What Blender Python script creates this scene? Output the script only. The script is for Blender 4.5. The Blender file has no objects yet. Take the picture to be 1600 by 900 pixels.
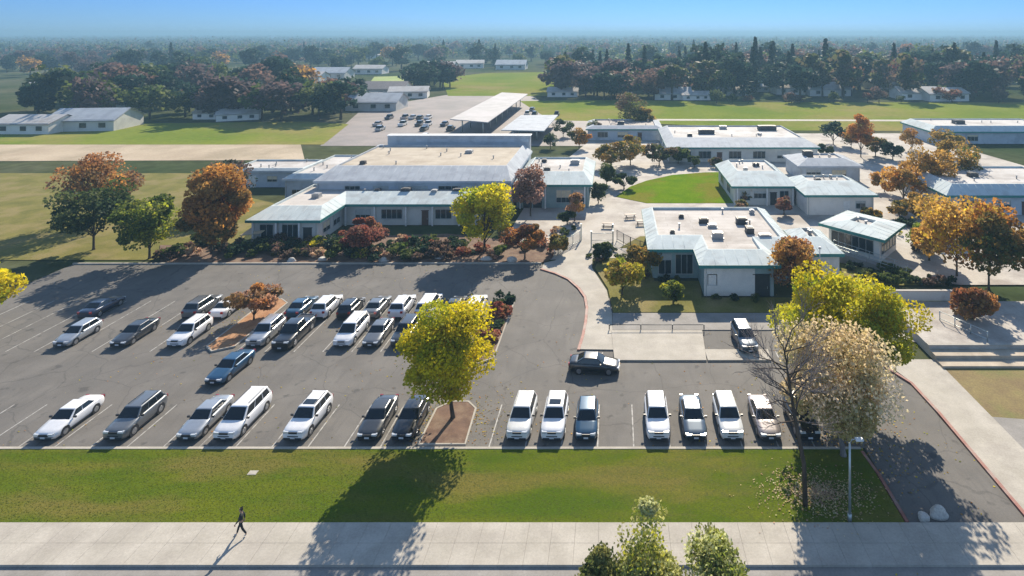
import bpy, bmesh, math, random
import numpy as np
from mathutils import Vector, Matrix
random.seed(11)
rng = np.random.default_rng(11)
R = math.radians
sc = bpy.context.scene
COL = sc.collection
# ------------------------------------------------------------------ camera / light
CAMH, FPX, CX, HY = 32.0, 930.0, 960.0, 52.0       # camera height, focal length and principal point of the 1600x900 photo
cd = bpy.data.cameras.new('camera'); cam = bpy.data.objects.new('camera', cd); COL.objects.link(cam)
cam.location = (0, 0, CAMH); cam.rotation_euler = (R(90), 0, 0)
cd.sensor_width = 36; cd.lens = 36 * FPX / 1600
cd.shift_x = -(CX - 800) / 1600; cd.shift_y = -(450 - HY) / 1600
cd.clip_start = 0.5; cd.clip_end = 30000
sc.camera = cam
SUN_EL, SUN_AZ = 33.0, 9.0                          # azimuth to the right of straight ahead (+Y)
sd = bpy.data.lights.new('sun', 'SUN'); so = bpy.data.objects.new('sun', sd); COL.objects.link(so)
sd.energy = 4.0; sd.angle = R(0.53); sd.color = (1.0, 0.89, 0.72)
v = Vector((math.sin(R(SUN_AZ)) * math.cos(R(SUN_EL)), math.cos(R(SUN_AZ)) * math.cos(R(SUN_EL)), math.sin(R(SUN_EL))))
so.rotation_euler = v.to_track_quat('Z', 'Y').to_euler(); so.location = (20, 60, 80)
w = bpy.data.worlds.new('World'); sc.world = w; w.use_nodes = True
nt = w.node_tree; nt.nodes.clear()
sky = nt.nodes.new('ShaderNodeTexSky'); sky.sky_type = 'NISHITA'; sky.sun_disc = False
sky.sun_elevation = R(SUN_EL); sky.sun_rotation = R(SUN_AZ)
sky.air_density = 0.85; sky.dust_density = 0.05; sky.ozone_density = 5.0; sky.altitude = 100
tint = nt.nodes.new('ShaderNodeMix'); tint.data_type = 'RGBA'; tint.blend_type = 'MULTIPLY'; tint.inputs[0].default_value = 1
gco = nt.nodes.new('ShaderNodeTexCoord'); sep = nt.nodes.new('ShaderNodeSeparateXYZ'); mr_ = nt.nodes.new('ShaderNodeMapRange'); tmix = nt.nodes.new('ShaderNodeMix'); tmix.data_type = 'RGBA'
mr_.inputs[1].default_value = .055; mr_.inputs[2].default_value = .24          # tint by height: blue low down, added brightness overhead to lift shadows and walls
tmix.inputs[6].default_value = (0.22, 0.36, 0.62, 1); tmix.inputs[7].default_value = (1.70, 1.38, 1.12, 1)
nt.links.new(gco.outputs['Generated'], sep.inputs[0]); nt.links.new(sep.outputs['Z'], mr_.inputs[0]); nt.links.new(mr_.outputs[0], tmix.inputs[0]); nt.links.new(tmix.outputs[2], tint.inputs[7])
bg = nt.nodes.new('ShaderNodeBackground'); bg.inputs['Strength'].default_value = 0.085
wo = nt.nodes.new('ShaderNodeOutputWorld')
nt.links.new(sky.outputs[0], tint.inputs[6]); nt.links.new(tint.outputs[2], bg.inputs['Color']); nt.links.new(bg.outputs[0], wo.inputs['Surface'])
sc.view_settings.view_transform = 'Standard'; sc.view_settings.look = 'None'
sc.view_settings.gamma = 1; sc.view_settings.use_curve_mapping = False
sc.view_settings.exposure = 1.16
sc.render.engine = 'CYCLES'
sc.cycles.max_bounces = 6; sc.cycles.diffuse_bounces = 3; sc.cycles.glossy_bounces = 3; sc.cycles.transmission_bounces = 4
sc.cycles.volume_bounces = 1; sc.cycles.use_denoising = True

def Dz(y, z=0.0): return FPX * (CAMH - z) / (y - HY)
def P(x, y, z=0.0):                                  # ground (or height z) point seen at a photo position, used to survey the plan
    d = Dz(y, z); return ((x - CX) * d / FPX, d)

# ------------------------------------------------------------------ materials
def newmat(name):
    m = bpy.data.materials.new(name); m.use_nodes = True
    n = m.node_tree; return m, n, n.nodes['Principled BSDF']
def node(n, t, **k):
    a = n.nodes.new(t)
    for q, val in k.items(): setattr(a, q, val)
    return a
def mixc(n, fac, a, b, blend='MIX'):
    m = node(n, 'ShaderNodeMix', data_type='RGBA', blend_type=blend)
    for s, val in ((0, fac), (6, a), (7, b)):
        if hasattr(val, 'is_output'): n.links.new(val, m.inputs[s])
        elif s == 0: m.inputs[0].default_value = val
        else: m.inputs[s].default_value = (*val, 1)
    return m.outputs[2]
def noise(n, vec, scale, detail=4, rough=.55, lo=.35, hi=.65):
    t = node(n, 'ShaderNodeTexNoise'); t.inputs['Scale'].default_value = scale; t.inputs['Detail'].default_value = detail
    t.inputs['Roughness'].default_value = rough; n.links.new(vec, t.inputs['Vector'])
    r = node(n, 'ShaderNodeMapRange'); r.inputs[1].default_value = lo; r.inputs[2].default_value = hi
    n.links.new(t.outputs['Fac'], r.inputs[0]); return r.outputs[0]
def coords(n, scale=(1, 1, 1), kind='Object'):
    t = node(n, 'ShaderNodeTexCoord'); mp = node(n, 'ShaderNodeMapping'); mp.inputs['Scale'].default_value = scale
    n.links.new(t.outputs[kind], mp.inputs['Vector']); return mp.outputs[0]
def bump(n, b, h, strength, dist=.02):
    k = node(n, 'ShaderNodeBump'); k.inputs['Strength'].default_value = strength; k.inputs['Distance'].default_value = dist
    n.links.new(h, k.inputs['Height']); n.links.new(k.outputs[0], b.inputs['Normal'])
def surf(name, c1, c2, scale=1.0, rough=.8, c3=None, scale3=.15, amt3=.6, fine=18, fineamt=.25, bmp=.0, spec=.5, stretch=(1, 1, 1), metal=0):
    m, n, b = newmat(name); v = coords(n, stretch)
    c = mixc(n, noise(n, v, scale), c1, c2)
    if c3:
        f = node(n, 'ShaderNodeMath', operation='MULTIPLY'); f.inputs[1].default_value = amt3
        n.links.new(noise(n, v, scale3, 5, .6, .48, .62), f.inputs[0]); c = mixc(n, f.outputs[0], c, c3)
    if fineamt:
        g = noise(n, v, fine, 3, .6, .25, .75)
        mr = node(n, 'ShaderNodeMapRange'); mr.inputs[3].default_value = 1 - fineamt; mr.inputs[4].default_value = 1 + fineamt
        n.links.new(g, mr.inputs[0])
        cc = node(n, 'ShaderNodeCombineColor')
        for i in range(3): n.links.new(mr.outputs[0], cc.inputs[i])
        c = mixc(n, 1.0, c, cc.outputs[0], 'MULTIPLY')
        if bmp: bump(n, b, g, bmp)
    n.links.new(c, b.inputs['Base Color'])
    b.inputs['Roughness'].default_value = rough; b.inputs['Specular IOR Level'].default_value = spec; b.inputs['Metallic'].default_value = metal
    return m
def plain(name, c, rough=.6, metal=0, spec=.5, coat=0):
    m, n, b = newmat(name); v = coords(n)
    col = mixc(n, noise(n, v, 3.0), tuple(x * .9 for x in c), tuple(min(1, x * 1.08) for x in c))
    n.links.new(col, b.inputs['Base Color']); b.inputs['Roughness'].default_value = rough
    b.inputs['Metallic'].default_value = metal; b.inputs['Specular IOR Level'].default_value = spec
    b.inputs['Coat Weight'].default_value = coat; b.inputs['Coat Roughness'].default_value = .06
    return m
def leafmat(name, trans=.45):
    m, n, b = newmat(name)
    a = node(n, 'ShaderNodeAttribute', attribute_name='leaf_colour')
    n.links.new(a.outputs['Color'], b.inputs['Base Color']); b.inputs['Roughness'].default_value = .6; b.inputs['Specular IOR Level'].default_value = .12
    t = node(n, 'ShaderNodeBsdfTranslucent'); n.links.new(a.outputs['Color'], t.inputs['Color'])
    mx = node(n, 'ShaderNodeMixShader'); mx.inputs[0].default_value = trans
    n.links.new(b.outputs[0], mx.inputs[1]); n.links.new(t.outputs[0], mx.inputs[2])
    n.links.new(mx.outputs[0], n.nodes['Material Output'].inputs['Surface']); return m
def paintmat(name, c, metal=.0, rough=.32):
    m, n, b = newmat(name)
    v = coords(n)
    col = mixc(n, noise(n, v, 2.2), tuple(x * .92 for x in c), c)
    n.links.new(col, b.inputs['Base Color']); b.inputs['Roughness'].default_value = rough; b.inputs['Metallic'].default_value = metal
    b.inputs['Coat Weight'].default_value = .8; b.inputs['Coat Roughness'].default_value = .22
    return m
M = {}
M['asphalt'] = surf('asphalt_worn', (.130, .118, .106), (.172, .158, .143), .35, .78, (.075, .07, .068), .22, .55, 9, .16, .25)
def asphalt_mat():
    m, n, b = newmat('asphalt_worn'); v = coords(n)
    c = mixc(n, noise(n, v, .3, 5), (.108, .100, .091), (.152, .141, .128))
    c = mixc(n, noise(n, v, .09, 4, .6, .52, .58), c, (.115, .108, .10))
    st = coords(n, (1.6, .25, 1)); f = node(n, 'ShaderNodeMath', operation='MULTIPLY'); f.inputs[1].default_value = .45
    n.links.new(noise(n, st, .8, 4, .6, .52, .66), f.inputs[0]); c = mixc(n, f.outputs[0], c, (.085, .08, .075))          # tyre-darkened lanes
    g = node(n, 'ShaderNodeMath', operation='MULTIPLY'); g.inputs[1].default_value = .75
    n.links.new(noise(n, v, .85, 2, .5, .64, .72), g.inputs[0]); c = mixc(n, g.outputs[0], c, (.045, .043, .042))         # oil spots
    wob = node(n, 'ShaderNodeTexNoise'); wob.inputs['Scale'].default_value = .5; wob.inputs['Detail'].default_value = 5; n.links.new(v, wob.inputs['Vector'])
    add_ = node(n, 'ShaderNodeMix', data_type='RGBA', blend_type='ADD'); add_.inputs[0].default_value = 1
    n.links.new(v, add_.inputs[6]); n.links.new(wob.outputs['Color'], add_.inputs[7])
    vo = node(n, 'ShaderNodeTexVoronoi', feature='DISTANCE_TO_EDGE'); vo.inputs['Scale'].default_value = .16; n.links.new(add_.outputs[2], vo.inputs['Vector'])
    mr = node(n, 'ShaderNodeMapRange'); mr.inputs[1].default_value = .004; mr.inputs[2].default_value = .010; mr.inputs[3].default_value = .45; mr.inputs[4].default_value = 0
    n.links.new(vo.outputs['Distance'], mr.inputs[0]); c = mixc(n, mr.outputs[0], c, (.045, .043, .042))                  # sealed cracks
    fi = noise(n, v, 9, 3, .6, .2, .8); c = mixc(n, .18, c, mixc(n, fi, (.05, .05, .05), (.30, .28, .26)))
    n.links.new(c, b.inputs['Base Color']); b.inputs['Roughness'].default_value = .85; b.inputs['Specular IOR Level'].default_value = .3; bump(n, b, fi, .25); return m
M['asphalt'] = asphalt_mat()
M['asphalt_far'] = surf('asphalt_old', (.20, .175, .165), (.26, .22, .205), .12, .8, (.14, .13, .12), .05, .5, 2, .2)
M['street'] = surf('asphalt_street', (.09, .09, .09), (.13, .13, .13), .4, .7)
M['concrete'] = surf('concrete_pale', (.36, .33, .28), (.44, .405, .35), .5, .9, (.30, .27, .235), .3, .5, 7, .12, .1)
M['concrete_grey'] = surf('concrete_grey', (.23, .215, .195), (.30, .28, .26), .5, .9, (.20, .19, .18), .3, .5, 7, .12, .1)
M['plaza'] = surf('concrete_plaza', (.38, .345, .30), (.46, .425, .38), .25, .9, (.24, .205, .18), .18, .7, 5, .12)
M['redkerb'] = surf('kerb_red_paint', (.23, .075, .055), (.30, .12, .09), 1.5, .7, (.30, .22, .19), .8, .7, 9, .15)
M['lawn'] = surf('lawn_grass', (.068, .108, .010), (.110, .132, .013), .22, .95, (.18, .135, .045), .10, .6, 9, .38, .4, 0, (.6, 2.2, 1))
M['lawn2'] = surf('lawn_worn', (.13, .125, .03), (.19, .17, .045), .3, .95, (.24, .19, .085), .2, .7, 7, .3, .3, .1)
M['court'] = surf('courtyard_grass', (.095, .175, .008), (.135, .205, .01), .25, .95, (.18, .16, .03), .12, .8, 4, .2, .2, 0)
M['field'] = surf('field_grass', (.135, .185, .028), (.20, .225, .04), .03, .95, (.27, .22, .085), .016, .8, .6, .15, 0, 0)
M['fieldpale'] = surf('field_grass_pale', (.26, .34, .10), (.33, .38, .14), .03, .95, (.3, .28, .1), .02, .5, .6, .15, 0, .1)
M['brownverge'] = surf('verge_dry_grass', (.17, .12, .05), (.22, .17, .06), .4, .95, (.12, .13, .03), .2, .7, 7, .3)
M['tan'] = surf('wall_tan_concrete', (.40, .33, .25), (.48, .41, .32), .6, .9, (.30, .25, .19), .4, .7, 8, .1)
M['dirt'] = surf('dry_earth', (.36, .28, .19), (.46, .37, .26), .08, .95, (.25, .2, .12), .06, .6, 2, .15)
M['mulch'] = surf('planter_earth', (.11, .062, .04), (.17, .10, .065), 1.2, .95, (.2, .14, .09), .6, .6, 12, .3, .3)
M['orangebed'] = surf('planter_orange_bark', (.30, .14, .06), (.40, .22, .11), 1.0, .95, None, 1, .5, 8, .25)
M['ground'] = surf('suburban_ground', (.045, .065, .028), (.085, .09, .045), .02, .95, (.15, .135, .10), .012, .5, .3, .3, 0, 0)
M['line'] = surf('road_paint', (.33, .32, .30), (.44, .43, .41), 3, .8, (.17, .16, .15), 1.8, .95, 12, .15)
M['wall'] = surf('wall_stucco', (.54, .535, .50), (.61, .60, .56), .6, .9, (.33, .32, .3), .3, .5, 10, .08)
M['wall_light'] = surf('wall_pale_stucco', (.70, .67, .62), (.78, .75, .70), .6, .85, (.42, .4, .38), .3, .5, 10, .08)
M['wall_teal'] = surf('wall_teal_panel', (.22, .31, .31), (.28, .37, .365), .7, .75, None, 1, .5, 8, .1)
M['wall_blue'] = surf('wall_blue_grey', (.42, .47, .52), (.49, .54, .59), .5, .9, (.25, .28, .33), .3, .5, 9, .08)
M['mansard'] = surf('roof_metal_pale_blue', (.48, .545, .55), (.56, .62, .62), .5, .92, (.40, .43, .43), .35, .8, 6, .07, 0, .5, (1, 1, 1))
M['mansard_grey'] = surf('roof_metal_grey', (.40, .43, .46), (.47, .50, .53), .5, .9, (.31, .33, .37), .35, .6, 6, .07)
M['roof'] = surf('roof_gravel_pale', (.40, .35, .315), (.49, .44, .40), .25, .92, (.40, .34, .30), .2, .7, 5, .14)
M['roof_white'] = surf('roof_white_coating', (.50, .47, .45), (.60, .57, .55), .3, .85, (.52, .48, .46), .2, .6, 5, .08)
M['roof_tan'] = surf('roof_tan_coating', (.43, .37, .295), (.51, .45, .36), .25, .9, (.45, .38, .30), .15, .6, 4, .1, 0, .5, (.4, 2, 1))
def membrane(name, c1, c2, stain):
    m, n, b = newmat(name); v = coords(n)
    c = mixc(n, noise(n, v, .25, 5), c1, c2); f = node(n, 'ShaderNodeMath', operation='MULTIPLY'); f.inputs[1].default_value = .75
    n.links.new(noise(n, v, .17, 6, .65, .48, .64), f.inputs[0]); c = mixc(n, f.outputs[0], c, stain)
    br = node(n, 'ShaderNodeTexBrick'); n.links.new(v, br.inputs['Vector']); br.inputs['Scale'].default_value = 1; br.inputs['Brick Width'].default_value = 7; br.inputs['Row Height'].default_value = 1.4; br.inputs['Mortar Size'].default_value = .035
    br.inputs['Color1'].default_value = (1, 1, 1, 1); br.inputs['Color2'].default_value = (.93, .93, .93, 1); br.inputs['Mortar'].default_value = (.72, .70, .68, 1)
    c = mixc(n, 1.0, c, br.outputs['Color'], 'MULTIPLY'); n.links.new(c, b.inputs['Base Color']); b.inputs['Roughness'].default_value = .9; b.inputs['Specular IOR Level'].default_value = .3; return m
M['roof'] = membrane('roof_gravel_pale', (.47, .435, .405), (.56, .525, .49), (.33, .295, .265))
M['roof_white'] = membrane('roof_white_coating', (.49, .47, .45), (.58, .56, .54), (.36, .33, .305))
M['roof_tan'] = membrane('roof_tan_coating', (.43, .37, .295), (.51, .45, .36), (.34, .28, .21))
M['teal'] = plain('trim_teal_paint', (.025, .20, .185), .55)
M['frame'] = plain('window_frame_paint', (.42, .44, .43), .5)
M['white'] = plain('white_paint', (.72, .72, .70), .5)
M['cream'] = plain('cream_paint', (.62, .54, .38), .6)
M['brown'] = plain('brown_paint', (.10, .05, .035), .6)
M['steel'] = plain('galvanised_steel', (.45, .49, .48), .4, .7)
M['darksteel'] = plain('dark_steel', (.04, .045, .05), .5, .4)
M['black'] = plain('black_rubber', (.018, .018, .02), .7)
M['trimblack'] = plain('black_plastic', (.02, .02, .024), .45)
M['rim'] = plain('wheel_alloy', (.42, .43, .45), .35, .9)
M['lamp'] = plain('headlamp_lens', (.62, .64, .66), .12, .2, .8, .5)
M['tail'] = plain('tail_lamp_red', (.32, .015, .012), .2, 0, .6, .5)
M['plate'] = plain('plate_white', (.6, .6, .62), .5)
M['hvac'] = plain('roof_unit_metal', (.34, .34, .34), .55, .3)
M['darkhvac'] = plain('roof_unit_dark', (.05, .05, .055), .6)
M['solar'] = surf('canopy_pale_panel', (.40, .385, .375), (.47, .45, .44), .2, .85, (.5, .47, .47), .1, .6, 3, .06)
M['bark'] = surf('tree_bark', (.06, .042, .03), (.11, .082, .06), 3, .9, None, 1, .5, 14, .3, .4, .2, (1, 1, .25))
M['greybark'] = surf('tree_bark_grey', (.16, .135, .13), (.23, .20, .19), 3, .9, None, 1, .5, 14, .3, .4, .2, (1, 1, .25))
M['rock'] = surf('boulder_stone', (.45, .42, .37), (.58, .55, .5), 1.5, .9, (.3, .28, .25), 1, .6, 9, .2, .4)
M['leaf'] = leafmat('leaves', .5)
M['needle'] = leafmat('needles', .2)
m, n, b = newmat('dark_glass'); b.inputs['Base Color'].default_value = (.012, .017, .022, 1); b.inputs['Roughness'].default_value = .07
b.inputs['Specular IOR Level'].default_value = .6; M['glass'] = m
m, n, b = newmat('window_glass'); b.inputs['Base Color'].default_value = (.02, .035, .045, 1); b.inputs['Roughness'].default_value = .08; M['pane'] = m
PAINT = {k: paintmat('car_paint_' + k, c, me, ro) for k, c, me, ro in (
    ('white', (.78, .78, .79), 0, .35), ('pearl', (.70, .70, .68), 0, .35), ('silver', (.46, .48, .50), .6, .33), ('grey', (.17, .18, .19), .5, .33),
    ('charcoal', (.045, .05, .058), .3, .3), ('black', (.012, .014, .018), .1, .28), ('blue', (.02, .085, .17), .3, .3), ('navy', (.015, .03, .07), .3, .3),
    ('teal', (.018, .075, .14), .3, .3), ('steel', (.075, .11, .15), .4, .32), ('champagne', (.34, .30, .295), .5, .35), ('red', (.25, .02, .02), .2, .3))}

# ------------------------------------------------------------------ mesh helpers
class MB:
    """collects shapes into one mesh"""
    def __init__(s): s.v = []; s.f = []; s.m = []; s.sm = []
    def face(s, pts, mi=0, smooth=False):
        k = len(s.v); s.v += [tuple(p) for p in pts]; s.f.append(tuple(range(k, k + len(pts)))); s.m.append(mi); s.sm.append(smooth)
    def box(s, c, sz, mi=0, mat=None, rz=0):
        x, y, z = (q / 2 for q in sz); k = len(s.v)
        rot = Matrix.Rotation(rz, 3, 'Z')
        for dx, dy, dz in ((-x, -y, -z), (x, -y, -z), (x, y, -z), (-x, y, -z), (-x, -y, z), (x, -y, z), (x, y, z), (-x, y, z)):
            p = rot @ Vector((dx, dy, dz)) + Vector(c)
            if mat is not None: p = mat @ p
            s.v.append(tuple(p))
        for f in ((0, 3, 2, 1), (4, 5, 6, 7), (0, 1, 5, 4), (1, 2, 6, 5), (2, 3, 7, 6), (3, 0, 4, 7)):
            s.f.append(tuple(k + i for i in f)); s.m.append(mi); s.sm.append(False)
    def loft(s, rings, mi=0, caps=True, smooth=True, closed=True):
        k = len(s.v); n_ = len(rings[0])
        for r in rings: s.v += [tuple(p) for p in r]
        for i in range(len(rings) - 1):
            for j in range(n_ if closed else n_ - 1):
                a, b_ = k + i * n_ + j, k + i * n_ + (j + 1) % n_
                s.f.append((a, b_, b_ + n_, a + n_)); s.m.append(mi); s.sm.append(smooth)
        if caps:
            s.f.append(tuple(range(k + n_ - 1, k - 1, -1))); s.m.append(mi); s.sm.append(False)
            e = k + (len(rings) - 1) * n_
            s.f.append(tuple(range(e, e + n_))); s.m.append(mi); s.sm.append(False)
    def tube(s, pts, radii, n_=7, mi=0, caps=True):
        pts = [Vector(p) for p in pts]; rings = []
        for i, p in enumerate(pts):
            d = (pts[min(i + 1, len(pts) - 1)] - pts[max(i - 1, 0)]).normalized()
            a = d.orthogonal().normalized() if abs(d.z) < .99 else Vector((1, 0, 0))
            a = (Vector((1, 0, 0)) - d * d.x).normalized() if abs(d.x) < .9 else (Vector((0, 1, 0)) - d * d.y).normalized()
            b_ = d.cross(a); r = radii[i] if hasattr(radii, '__len__') else radii
            rings.append([p + (a * math.cos(t) + b_ * math.sin(t)) * r for t in (2 * math.pi * q / n_ for q in range(n_))])
        s.loft(rings, mi, caps)
    def cyl(s, c, r, h, n_=12, mi=0, axis='Z', r2=None):
        ax = {'X': Vector((1, 0, 0)), 'Y': Vector((0, 1, 0)), 'Z': Vector((0, 0, 1))}[axis]
        c = Vector(c); s.tube([c - ax * h / 2, c + ax * h / 2], [r, r if r2 is None else r2], n_, mi)
    def mesh(s, name, mats):
        me = bpy.data.meshes.new(name); me.from_pydata(s.v, [], s.f)
        for q in (mats if isinstance(mats, (list, tuple)) else [mats]): me.materials.append(q)
        me.polygons.foreach_set('material_index', s.m); me.polygons.foreach_set('use_smooth', s.sm); me.update(); return me
    def build(s, name, mats, parent=None, loc=(0, 0, 0)):
        return link(name, s.mesh(name, mats), parent, loc)
def link(name, me, parent=None, loc=(0, 0, 0), rz=0):
    o = bpy.data.objects.new(name, me); COL.objects.link(o); o.location = loc; o.rotation_euler = (0, 0, rz)
    if parent: o.parent = parent
    return o
def tag(o, label=None, cat=None, group=None, kind=None):
    for k, val in (('label', label), ('category', cat), ('group', group), ('kind', kind)):
        if val: o[k] = val
    return o
def thing(name, label, cat, loc=(0, 0, 0), rz=0, group=None):
    return tag(link(name, None, None, loc, rz), label, cat, group)
def area(pts):
    return sum(pts[i][0] * pts[(i + 1) % len(pts)][1] - pts[(i + 1) % len(pts)][0] * pts[i][1] for i in range(len(pts))) / 2
def ccw(pts): return list(pts) if area(pts) > 0 else list(pts)[::-1]
def sheet(name, pts, z, m, thick=0.0):
    """a ground surface of its own height, with sides when it stands proud of what is round it"""
    pts = ccw(pts); mb = MB(); mb.face([(x, y, z) for x, y in pts])
    if thick:
        for i in range(len(pts)):
            a, b_ = pts[i], pts[(i + 1) % len(pts)]
            mb.face([(*a, z - thick), (*b_, z - thick), (*b_, z), (*a, z)])
    return tag(mb.build(name, m), kind='structure')
def rect(x0, x1, y0, y1): return [(x0, y0), (x1, y0), (x1, y1), (x0, y1)]
def ribbon(pts, wd):
    out = []
    for i, p in enumerate(pts):
        a = Vector(pts[max(i - 1, 0)]); b_ = Vector(pts[min(i + 1, len(pts) - 1)]); d = (b_ - a).normalized(); n_ = Vector((-d.y, d.x)) * wd / 2
        out.append((Vector(p) + n_, Vector(p) - n_))
    return out
def kerb(name, pts, wd, z0, z1, m):
    mb = MB(); rb = ribbon(pts, wd)
    rings = [[(a.x, a.y, z0), (b_.x, b_.y, z0), (b_.x, b_.y, z1), (a.x, a.y, z1)] for a, b_ in rb]
    mb.loft(rings, 0, True, False); return tag(mb.build(name, m), kind='structure')
def offset(pts, d):
    """offset a CCW polygon outwards by d"""
    n_ = len(pts); out = []
    for i in range(n_):
        p0, p1, p2 = (Vector(pts[(i + k) % n_]) for k in (-1, 0, 1))
        d1 = (p1 - p0).normalized(); d2 = (p2 - p1).normalized()
        n1 = Vector((d1.y, -d1.x)); n2 = Vector((d2.y, -d2.x))
        q = 1 + n1.dot(n2)
        out.append(tuple(p1 + (n1 + n2) * (d / q)))
    return out

def offset_each(pts, ds):
    """offset every edge of a CCW polygon by its own distance"""
    n_ = len(pts); ln = []
    for i in range(n_):
        a, b_ = Vector(pts[i]), Vector(pts[(i + 1) % n_]); d = (b_ - a).normalized(); ln.append((a + Vector((d.y, -d.x)) * ds[i], d))
    out = []
    for i in range(n_):
        (a, d), (c, e) = ln[i - 1], ln[i]; den = d.x * e.y - d.y * e.x; t = ((c.x - a.x) * e.y - (c.y - a.y) * e.x) / den; out.append(tuple(a + d * t))
    return out

# ------------------------------------------------------------------ ground plan
FAR = 8000
sheet('ground', rect(-FAR * 1.15, FAR * .9, 10, FAR), -.06, M['ground'])
sheet('street', rect(-70, 60, 12, 35.1), -.035, M['street'])
sheet('gutter', rect(-70, 60, 35.1, 35.72), -.02, M['concrete_grey'])
# sidewalk: slabs with joints, 0.14 above the gutter
mb = MB()
x = -70.0
while x < 58:
    for (a, b_) in ((35.70, 37.22), (37.235, 38.80)):
        mb.box((x + .745, (a + b_) / 2, .03), (1.488, b_ - a, .18 + random.uniform(-.004, .004)))
    x += 1.5
tag(mb.build('sidewalk', M['concrete']), kind='structure')
sheet('lawn', rect(-70, 18.95, 38.83, 45.65), .10, M['lawn'], .2)
kerb('kerb', [(-70, 45.78), (18.95, 45.78)], .24, -.05, .13, M['concrete'])
sheet('parking_lot', [(-75, 45.9), (19.3, 45.9), (27.1, 45.9), (27.1, 57), (22, 61), (22, 72), (-3.4, 72), (-9, 82.4), (-75, 82.4)], 0, M['asphalt'])
sheet('driveway', rect(19.3, 27.1, 38.82, 45.9), .004, M['asphalt'])
kerb('red_kerb', [(19.12, 38.85), (19.12, 43), (18.9, 45.4)], .22, -.05, .14, M['redkerb'])
kerb('red_kerb', [(27.22, 38.85), (27.25, 44), (27.3, 50), (27.1, 54.3), (25.9, 57)], .26, -.05, .15, M['redkerb'])
sheet('walkway', [(27.36, 38.85), (31.4, 38.85), (31.4, 58.2), (26.0, 58.2), (27.2, 54.4)], .12, M['concrete'], .2)
sheet('verge', [(31.4, 49.5), (60, 46), (60, 58.2), (31.4, 58.2)], .10, M['brownverge'], .2)
sheet('side_paving', [(31.4, 38.83), (60, 38.83), (60, 45.98), (31.4, 49.48)], .115, M['concrete_grey'], .2)
# curved red kerb and concrete corner beside the main walkway
curve = [P(845, 421), P(868, 428), P(888, 437), P(904, 451), P(914, 465), P(917, 482), P(915, 505), P(911, 525), P(904, 548)]
kerb('red_kerb', curve, .3, -.05, .14, M['redkerb'])
wk = [(a[0] + .16, a[1] + .1) for a in curve] + [P(958, 548), P(956, 490), P(948, 455), P(925, 420), P(926, 404), P(922, 376), P(880, 376), P(868, 408), P(850, 412)]
sheet('walkway', wk, .12, M['concrete'], .2)
# raised concrete pad with stalls
sheet('concrete_pad', [P(955, 518), P(1097, 518), P(1104, 565), P(960, 565)], .16, M['concrete'], .25)
sheet('concrete_pad', [P(1101, 548), P(1200, 548), P(1205, 565), P(1106, 565)], .16, M['concrete'], .25)
sheet('asphalt_stall', [P(1099, 518), P(1215, 518), P(1222, 548), P(1103, 548)], .02, M['asphalt'])
sheet('access_lane', [P(957, 490), P(1330, 490), P(1340, 516.5), P(957, 516.5)], .08, M['concrete_grey'], .2)
sheet('lawn', [P(958, 489), P(950, 452), P(930, 420), P(935, 404), P(1022, 404), P(1022, 440), P(1096, 440), P(1096, 466), P(1250, 466), P(1255, 489)], .10, M['lawn2'], .2)
sheet('campus_paving', [(-9, 84), (-4, 84.6), (60, 84.6), (100, 130), (95, 190), (-5, 190), (-16, 130), (-17, 92)], .05, M['plaza'])
sheet('courtyard_lawn', [P(962, 308), P(985, 292), P(1010, 283), P(1050, 274), P(1100, 270), P(1150, 269), P(1150, 318), P(1010, 318)], .10, M['court'], .1)
sheet('dry_grass', [P(968, 388), P(1000, 370), P(1024, 370), P(1024, 388)], .09, M['lawn2'], .1)
# right hand plaza
sheet('plaza', [P(1300, 472), P(1640, 472), P(1640, 516), P(1436, 538), P(1380, 520), P(1300, 505)], .10, M['plaza'])
sheet('walkway', [P(1305, 398), P(1360, 396), P(1480, 396), P(1660, 420), P(1660, 446), P(1500, 446), P(1420, 438), P(1390, 418)], .09, M['plaza'])
sheet('shaded_lawn', [P(1290, 402), P(1330, 402), P(1400, 425), P(1480, 447), P(1290, 447)], .11, M['lawn2'])
sheet('planter_bed', [P(250, 411), P(846, 411), P(862, 405), P(872, 385), P(700, 366), P(505, 372), P(395, 384), P(250, 384)], .10, M['mulch'], .2)
kerb('kerb', [(-75, 82.5), P(846, 412)], .25, -.05, .16, M['concrete'])
# islands in the lot
def island(name, pts, m):
    sheet(name, offset(ccw(pts), -.16), .15, m, .05)
    kerb('kerb', offset(ccw(pts), -.08) + [offset(ccw(pts), -.08)[0]], .16, -.02, .17, M['concrete'])
island('planter_island', [(-15.3, 46.1), (-11.5, 46.1), (-11.7, 50.6), (-12.6, 51.6), (-14.1, 51.6), (-15.2, 50.6)], M['mulch'])
island('planter_island', [(-14.6, 58.3), (-13.2, 57.4), (-11.8, 58.4), (-11.8, 70.4), (-13, 71.4), (-14.4, 70.4)], M['mulch'])
island('planter_island', [(-41.6, 60.6), (-40.4, 59.6), (-38.6, 60.6), (-38.6, 70.4), (-40, 71.6), (-41.6, 70.4)], M['orangebed'])
# parking lines
mb = MB()
def pline(x, y0, y1, wd=.1): mb.face([(x - wd / 2, y0, .006), (x + wd / 2, y0, .006), (x + wd / 2, y1, .006), (x - wd / 2, y1, .006)])
for x in np.arange(-60.1, 18.5, 2.8):
    if not -15.6 < x < -11.2: pline(x, 46.0, 51.3)
for x in np.arange(-69.9, -15, 2.9):
    if not -42 < x < -38.4: pline(x, 59.8, 71.2)
for x in (16.2, 19.0): pline(x, 58.7, 63.5)
tag(mb.build('parking_lines', M['line']), kind='structure')
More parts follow.
